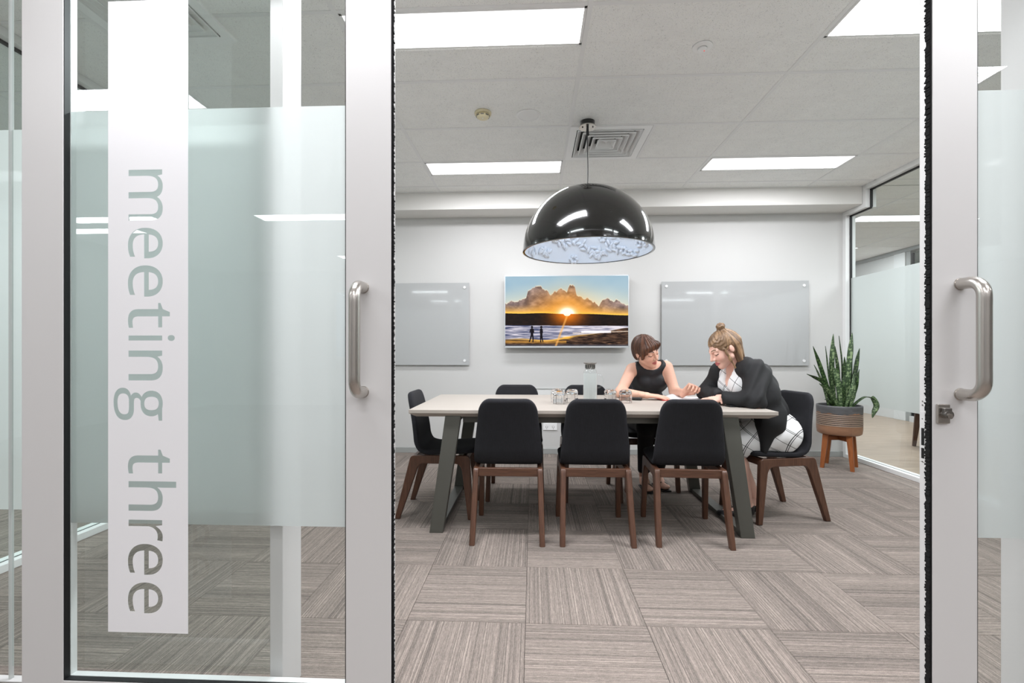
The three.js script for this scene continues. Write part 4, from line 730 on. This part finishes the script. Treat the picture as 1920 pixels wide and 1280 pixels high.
{ // the woman in the sleeveless black top, facing the camera
  const o = thing('person', 'woman with short brown hair in a sleeveless black top, writing behind the table', 'person', [0, 0, 0]);
  const skin = [0.87, 0.68, 0.59], H = new THREE.Matrix4().makeTranslation(0.872, 1.108, -3.66).multiply(new THREE.Matrix4().makeRotationZ(0.36)).multiply(new THREE.Matrix4().makeRotationY(0.46)).multiply(new THREE.Matrix4().makeRotationX(0.44)), Hi = H.clone().invert();
  const J = { hip: W(0.94, 0.57, 3.97), waist: W(0.94, 0.72, 3.935), chest: W(0.938, 0.875, 3.82), up: W(0.922, 0.968, 3.755), neck: W(0.912, 1.012, 3.735), head: V3(0, -0.06, -0.02).applyMatrix4(H), sr: W(0.78, 0.966, 3.74), sl: W(1.052, 0.984, 3.74), er: W(0.665, 0.797, 3.6), el: W(1.08, 0.80, 3.62), wr: W(0.812, 0.788, 3.47), wl: W(1.1, 0.808, 3.46), kr: W(0.85, 0.55, 3.56), kl: W(1.0, 0.55, 3.56), ar: W(0.905, 0.09, 3.88), al: W(1.03, 0.09, 3.94) };
  const torso = [ball(J.hip, 0.17, 0.12, 0.125), ball(J.waist, 0.128, 0.13, 0.09), cone(J.waist, J.chest, 0.09, 0.09), ball(J.chest, 0.142, 0.11, 0.1), cone(J.sr.clone().lerp(J.up, 0.25), J.sl.clone().lerp(J.up, 0.25), 0.052, 0.052), ball(W(0.89, 0.878, 3.735), 0.058, 0.052, 0.05), ball(W(0.99, 0.882, 3.735), 0.058, 0.052, 0.05), cone(J.chest, J.up, 0.09, 0.07), cone(J.up, J.neck, 0.08, 0.055)];
  const armR = [cone(J.sr, J.er, 0.047, 0.037), cone(J.er, J.wr, 0.039, 0.025)], armL = [cone(J.sl, J.el, 0.047, 0.037), cone(J.el, J.wl, 0.039, 0.025)];
  const legs = [cone(W(0.865, 0.55, 3.9), J.kr, 0.085, 0.06), cone(W(1.005, 0.55, 3.9), J.kl, 0.085, 0.06), cone(J.kr, J.ar, 0.056, 0.036), cone(J.kl, J.al, 0.056, 0.036)];
  const neck = cone(J.neck, J.head, 0.05, 0.046), all = union([...torso, ...armR, ...armL, ...legs, neck], 0.028), bb = boundsOf(Object.values(J), 0.2);
  const body = coloured(netMesh(bb.min, bb.max, 0.011, (x, y, z) => all(x, y, z)), () => skin);
  const foot = (a, toe, r) => coloured(netMesh(boundsOf([a, toe], 0.08).min, boundsOf([a, toe], 0.08).max, 0.006, union([cone(a, a.clone().lerp(toe, 0.45).setY(0.05), 0.036, 0.03), cone(a.clone().setY(0.045), toe.clone().setY(0.032), 0.034, 0.02), ball(toe.clone().setY(0.03), 0.042, 0.018, 0.04)], 0.02)), () => skin);
  const toeR = J.ar.clone().add(V3(0.0, 0, 0.15)), toeL = J.al.clone().add(V3(0.02, 0, 0.15));
  const handR = handGeo(frame(J.wr.clone().add(V3(0.008, 0.0, 0.004)), V3(0.9, -0.08, 0.2), V3(0.05, 1, 0.1)), [0.1, 0.1], 0.08, -1, 0.2, skin);
  const handL = handGeo(frame(J.wl.clone().add(V3(0.003, 0.003, 0.01)), V3(0.3, 0.42, 0.5), V3(0.4, 0.6, -0.6)), [0.75, 0.75], 0.05, -1, 0.8, skin);
  const geos = [body, headGeo(H, skin, [0.76, 0.42, 0.4], [0.3, 0.19, 0.14]), handR, handL, foot(J.ar, toeR), foot(J.al, toeL)].map((g) => { g.deleteAttribute('uv'); return g; });
  mesh('body', geos, skinMat, o);
  // top: the torso a little larger, open at the neck and arms
  const shell = inflate(union(torso, 0.028), 0.009), collar = ball(J.neck.clone().add(V3(0.005, 0.03, 0.035)), 0.088, 0.08, 0.1), holeR = cone(J.sr.clone().add(V3(-0.035, 0.06, 0)), J.sr.clone().add(V3(-0.03, -0.12, 0.0)), 0.062, 0.05), holeL = cone(J.sl.clone().add(V3(0.035, 0.06, 0)), J.sl.clone().add(V3(0.03, -0.12, 0.0)), 0.062, 0.05);
  const tb = boundsOf([J.hip, J.neck, J.sr, J.sl], 0.2);
  const fold = (x, y, z) => 0.004 * Math.sin(26 * (y + 0.5 * x) + 4 * Math.sin(9 * x));
  mesh('sleeveless_top', netMesh(tb.min, tb.max, 0.008, (x, y, z) => smax(smax(smax(shell(x, y, z) + fold(x, y, z), -collar(x, y, z), 0.008), -holeR(x, y, z), 0.008), -holeL(x, y, z), 0.008)), std({ color: 0x17181d, roughness: 0.6 }), o);
  const lb = boundsOf([J.hip, J.kr, J.kl, J.ar, J.al], 0.19), tr = inflate(union([torso[0], ...legs], 0.03), 0.011);
  mesh('trousers', netMesh(lb.min, lb.max, 0.011, (x, y, z) => smax(tr(x, y, z), Math.max(y - 0.66, 0.13 - y), 0.01)), std({ color: 0x0f0f12, roughness: 0.85 }), o);
  for (const [a, t] of [[J.ar, toeR], [J.al, toeL]]) {
    const d = t.clone().sub(a).setY(0).normalize(), s = mesh('sandal', [cyl(0.036, 0.03, a.clone().setY(0.0), a.clone().setY(0.02)), box(-0.037, 0.037, 0.001, 0.012, -0.2, 0.03, 0.005).rotateY(Math.atan2(-d.x, -d.z)).translate(a.x, 0, a.z)], M.black, o);
    mesh('strap', new THREE.TorusGeometry(0.04, 0.007, 8, 24).scale(1, 0.75, 1.6).translate(a.x + d.x * 0.11, 0.024, a.z + d.z * 0.11), M.black, s);
  }
  // short layered hair with a full fringe
  const cap = ball(V3(0, 0.038, -0.018), 0.088, 0.093, 0.105), nape = ball(V3(0, -0.02, -0.06), 0.068, 0.075, 0.055), bangs = union([cone(V3(-0.055, 0.052, 0.058), V3(0.05, 0.06, 0.066), 0.027, 0.027), cone(V3(-0.062, 0.03, 0.045), V3(-0.068, -0.03, 0.03), 0.02, 0.012), cone(V3(0.062, 0.035, 0.045), V3(0.07, -0.01, 0.03), 0.02, 0.012)], 0.03);
  const hairF = (x, y, z) => { let d = smin(cap(x, y, z), nape(x, y, z), 0.03); d = smax(d, -ball(V3(0, -0.052, 0.085), 0.066, 0.082, 0.09)(x, y, z), 0.012); d = smin(d, bangs(x, y, z), 0.02); d = smax(d, -y - 0.085, 0.01); const az = Math.atan2(x, z + 0.02); return d + 0.0022 * Math.sin(az * 34 + 8 * vnoise(az * 4, y * 20)) + 0.003 * (vnoise(az * 9, y * 25) - 0.5); };
  const hg = netMesh(V3(-0.12, -0.12, -0.15), V3(0.12, 0.155, 0.13), 0.0042, hairF).applyMatrix4(H);
  mesh('hair', coloured(hg, strands(H, Hi, [[0.2, 0.11, 0.06], [0.52, 0.31, 0.18]], 9)), hairMat, o);
  for (const s of [-1, 1]) mesh('earring', new THREE.SphereGeometry(0.005, 10, 8).applyMatrix4(new THREE.Matrix4().multiplyMatrices(H, new THREE.Matrix4().makeTranslation(s * 0.08, -0.04, -0.006))), M.steel, o);
}

{ // the woman in the black jacket at the end of the table
  const o = thing('person', 'woman in a black jacket and checked white dress leaning on the table end', 'person', [0, 0, 0]);
  const skin = [0.89, 0.71, 0.64], H = new THREE.Matrix4().makeTranslation(1.29, 1.13, -3.235).multiply(new THREE.Matrix4().makeRotationY(-PI / 2 + 0.12)).multiply(new THREE.Matrix4().makeRotationX(0.5)), Hi = H.clone().invert();
  const J = { hip: W(1.6, 0.585, 3.3), waist: W(1.56, 0.74, 3.3), chest: W(1.475, 0.885, 3.29), up: W(1.42, 0.98, 3.28), neck: W(1.39, 1.02, 3.27), head: V3(0, -0.055, -0.025).applyMatrix4(H), sl: W(1.445, 0.975, 3.125), sr: W(1.375, 0.975, 3.45), el: W(1.39, 0.80, 3.005), er: W(1.262, 0.812, 3.47), wl: W(1.262, 0.797, 3.115), wr: W(1.262, 0.80, 3.275), kl: W(1.30, 0.50, 3.17), kr: W(1.35, 0.50, 3.38), al: W(1.435, 0.085, 3.2), ar: W(1.53, 0.09, 3.29) };
  const torso = [ball(J.hip, 0.165, 0.125, 0.185), ball(W(1.63, 0.55, 3.22), 0.125, 0.09, 0.1), cone(J.hip.clone().add(V3(0, 0.03, 0)), J.chest, 0.14, 0.145), ball(J.chest, 0.135, 0.12, 0.165), ball(W(1.385, 0.875, 3.215), 0.06, 0.075, 0.075), ball(W(1.37, 0.875, 3.345), 0.06, 0.075, 0.075), cone(J.sl.clone().lerp(J.up, 0.25), J.sr.clone().lerp(J.up, 0.25), 0.065, 0.065), cone(J.up, J.neck, 0.08, 0.055)];
  const armL = [cone(J.sl, J.el, 0.06, 0.048), cone(J.el, J.wl, 0.047, 0.03)], armR = [cone(J.sr, J.er, 0.06, 0.048), cone(J.er, J.wr, 0.047, 0.03)];
  const thighs = [cone(W(1.62, 0.545, 3.2), J.kl, 0.095, 0.068), cone(W(1.62, 0.545, 3.4), J.kr, 0.095, 0.068)], shin = (k, a) => [cone(k, k.clone().lerp(a, 0.35).add(V3(0.025, 0, 0)), 0.054, 0.053), cone(k.clone().lerp(a, 0.35).add(V3(0.025, 0, 0)), a, 0.05, 0.031)];
  const shins = [...shin(J.kl, J.al), ...shin(J.kr, J.ar)], neck = cone(J.neck, J.head, 0.055, 0.05), all = union([...torso, ...armL, ...armR, ...thighs, ...shins, neck], 0.026), bb = boundsOf(Object.values(J), 0.22);
  const body = coloured(netMesh(bb.min, bb.max, 0.011, all), () => skin);
  const toeL = J.al.clone().add(V3(-0.15, 0, 0.0)), toeR = J.ar.clone().add(V3(-0.15, 0, 0.01));
  const footF = (a, t) => union([cone(a, a.clone().lerp(t, 0.4).setY(0.06), 0.034, 0.03), cone(a.clone().setY(0.05), t.clone().setY(0.03), 0.034, 0.02), ball(t.clone().setY(0.028), 0.045, 0.02, 0.036)], 0.02);
  const foot = (a, t) => { const b = boundsOf([a, t], 0.09); return coloured(netMesh(b.min, b.max, 0.006, footF(a, t)), () => skin); };
  const handL = handGeo(frame(J.wl.clone().add(V3(-0.012, 0.0, -0.012)), V3(-0.55, -0.02, -0.55), V3(-0.1, 1, 0.0)), [0.18, 0.28], 0.03, -1, 0.5, skin);
  const handR = handGeo(frame(J.wr.clone().add(V3(-0.0, 0.004, 0.012)), V3(-0.02, -0.03, 1), V3(0.05, 1, 0.1)), [0.15, 0.3], 0.03, 1, 0.5, skin);
  mesh('body', [body, headGeo(H, skin, [0.8, 0.45, 0.45], [0.48, 0.36, 0.27]), handL, handR, foot(J.al, toeL), foot(J.ar, toeR)].map((g) => { g.deleteAttribute('uv'); return g; }), skinMat, o);
  // white dress with a thin black double check
  const plaid = texture(512, 512, (u, v) => { const l = (t) => { const k = t * 4, d = Math.abs(k - Math.round(k)), e = Math.abs(k - Math.round(k) - 0.1); return Math.min(d, Math.round(k) % 2 ? 1 : e); }; const n = Math.min(l(u), l(v)), w = 0.93 - 0.03 * hash(u * 512, v * 512); return n < 0.017 ? [0.09, 0.09, 0.1] : [w, w, w]; });
  const skirt = union([torso[0], torso[1], ...thighs, cone(W(1.60, 0.5, 3.28), W(1.33, 0.47, 3.27), 0.1, 0.1)], 0.05), bodice = union(torso, 0.03), db = boundsOf([J.hip, J.chest, J.neck, J.kl, J.kr, J.sl, J.sr], 0.22);
  const vneck = union([cone(J.neck.clone().add(V3(-0.03, 0.05, 0.0)), W(1.31, 0.86, 3.265), 0.075, 0.012)], 0.01);
  const wave = (x, y, z) => 0.006 * Math.sin(30 * (0.8 * x + 0.5 * y) + 5 * Math.sin(8 * z + 6 * y));
  const dg = netMesh(db.min, db.max, 0.009, (x, y, z) => { let d = Math.min(skirt(x, y, z) - 0.02 + wave(x, y, z), bodice(x, y, z) - 0.01 + 0.4 * wave(x, y, z)); d = smax(d, -vneck(x, y, z), 0.008); d = Math.max(d, y - 1.04); d = Math.max(d, 0.455 - y - 3 * Math.max(0, 1.42 - x)); return smax(d, Math.max(1.265 - x, 0.395 - y), 0.012); });
  mesh('checked_dress', uvSkew(dg, 3.1), std({ map: plaid, roughness: 0.85 }), o);
  // jacket: open at the front, tails hanging beside the hips
  const tails = union([cone(W(1.5, 0.84, 3.14), W(1.52, 0.66, 3.11), 0.09, 0.07), cone(W(1.52, 0.66, 3.11), W(1.485, 0.475, 3.085), 0.07, 0.012), cone(W(1.57, 0.7, 3.14), W(1.575, 0.62, 3.12), 0.07, 0.045), cone(W(1.56, 0.84, 3.45), W(1.58, 0.56, 3.49), 0.07, 0.03)], 0.045);
  const trunk = union([cone(W(1.575, 0.68, 3.3), J.chest, 0.14, 0.135), torso[3], torso[6], ball(W(1.475, 0.945, 3.3), 0.105, 0.09, 0.17)], 0.03), sleeveL = union([cone(J.sl, J.el, 0.066, 0.052), cone(J.el, J.wl.clone().lerp(J.el, 0.02), 0.05, 0.035)], 0.02), sleeveR = union([cone(J.sr, J.er, 0.064, 0.05), cone(J.er, J.wr.clone().lerp(J.er, -0.15), 0.049, 0.033)], 0.02), collar = union([cone(J.neck.clone().add(V3(0.03, 0.012, 0.055)), W(1.37, 0.86, 3.17), 0.024, 0.02), cone(J.neck.clone().add(V3(0.03, 0.012, -0.06)), W(1.335, 0.86, 3.40), 0.024, 0.02), cone(J.neck.clone().add(V3(0.045, 0.01, 0.055)), J.neck.clone().add(V3(0.045, 0.01, -0.06)), 0.03, 0.03)], 0.02);
  const open = union([cone(W(1.305, 1.03, 3.27), W(1.305, 0.9, 3.26), 0.085, 0.1), cone(W(1.305, 0.9, 3.26), W(1.35, 0.6, 3.24), 0.1, 0.13), cone(W(1.36, 0.72, 3.2), W(1.37, 0.4, 3.16), 0.09, 0.12)], 0.03), cuffL = cone(J.wl.clone().lerp(J.el, -0.36), J.wl.clone().lerp(J.el, -1.2), 0.055, 0.055), cuffR = cone(J.wr.clone().lerp(J.er, -0.5), J.wr.clone().lerp(J.er, -1.2), 0.055, 0.055);
  const crease = (x, y, z) => 0.007 * Math.sin(44 * (y - 0.35 * x + 0.3 * z) + 5 * Math.sin(13 * x + 7 * z)) * smooth(0.75, 0.95, y + 0.1);
  const jg = netMesh(db.min.clone().add(V3(-0.02, 0, -0.05)), db.max.clone().add(V3(0, 0, 0.05)), 0.008, (x, y, z) => {
    let d = smin(trunk(x, y, z) - 0.024, tails(x, y, z) - 0.012, 0.04); d = smax(d, -open(x, y, z), 0.015); d = smin(d, collar(x, y, z), 0.012); d = smin(d, smax(sleeveL(x, y, z) - 0.014, -cuffL(x, y, z), 0.005), 0.022); d = smin(d, smax(sleeveR(x, y, z) - 0.014, -cuffR(x, y, z), 0.005), 0.022); d = Math.max(d, 0.758 - y - 100 * Math.max(0, x - 1.445)); return d + crease(x, y, z);
  });
  mesh('jacket', jg, std({ color: 0x131315, roughness: 0.8 }), o);
  for (const [a, t] of [[J.al, toeL], [J.ar, toeR]]) { const b = boundsOf([a, t], 0.1), f = footF(a, t); mesh('shoe', netMesh(b.min, b.max, 0.006, (x, y, z) => smax(smax(f(x, y, z) - 0.006, y - 0.05 - 0.035 * smooth(a.x - 0.05, a.x + 0.03, x), 0.006), 0.004 - y, 0.002)), M.black, o); }
  // fair hair, half pulled up into a bun
  const cap = ball(V3(0, 0.036, -0.018), 0.083, 0.09, 0.102), fall = union([cone(V3(-0.05, -0.0, -0.06), V3(-0.055, -0.115, -0.035), 0.036, 0.02), cone(V3(0.05, 0.0, -0.06), V3(0.055, -0.115, -0.035), 0.036, 0.02), cone(V3(0, 0.01, -0.085), V3(0, -0.115, -0.075), 0.045, 0.028)], 0.04), lock = union([cone(V3(0.072, 0.01, 0.035), V3(0.076, -0.06, 0.03), 0.009, 0.009), cone(V3(0.076, -0.06, 0.03), V3(0.066, -0.15, 0.022), 0.01, 0.005), cone(V3(-0.072, 0.01, 0.035), V3(-0.07, -0.13, 0.025), 0.009, 0.006)], 0.006);
  const cut = ball(V3(0, -0.055, 0.095), 0.085, 0.105, 0.088), bunC = V3(0.01, 0.143, -0.045), bun = union([ball(bunC, 0.029, 0.024, 0.03), cone(V3(0.005, 0.105, -0.04), bunC, 0.026, 0.016)], 0.012);
  const hairF = (x, y, z) => { let d = smax(cap(x, y, z), -cut(x, y, z), 0.014); d = smin(d, fall(x, y, z), 0.03); d = smax(d, -ball(V3(0.09, -0.008, -0.008), 0.03, 0.027, 0.02)(x, y, z), 0.006); d = smin(d, lock(x, y, z), 0.006); d = smin(d, bun(x, y, z), 0.012); const az = Math.atan2(y - 0.15, z + 0.045), q = Math.atan2(x, Math.hypot(y - 0.15, z + 0.045)); return d + 0.0022 * Math.sin((az + q) * 38 + 6 * vnoise(az * 5, q * 9)) + 0.0025 * (vnoise(az * 14, x * 50) - 0.5); };
  const hg = netMesh(V3(-0.12, -0.18, -0.16), V3(0.12, 0.2, 0.12), 0.0042, hairF);
  const tone = (x, y, z) => { const az = Math.atan2(y - 0.15, z + 0.045), n = clamp(fbm(az * 16 + 3 * x * 9, x * 26, 3) * 1.7 - 0.35); return [mixn(0.32, 0.74, n), mixn(0.235, 0.6, n), mixn(0.165, 0.45, n)]; };
  mesh('hair', coloured(hg, tone).applyMatrix4(H), hairMat, o);
  mesh('ring', new THREE.TorusGeometry(0.0095, 0.0016, 8, 20).applyMatrix4(frame(W(1.247, 0.793, 3.15), V3(0, 0, 1), V3(0, 1, 0))), std({ color: 0xd8b76a, metalness: 1, roughness: 0.3 }), o);
}

renderer.render(scene, camera);
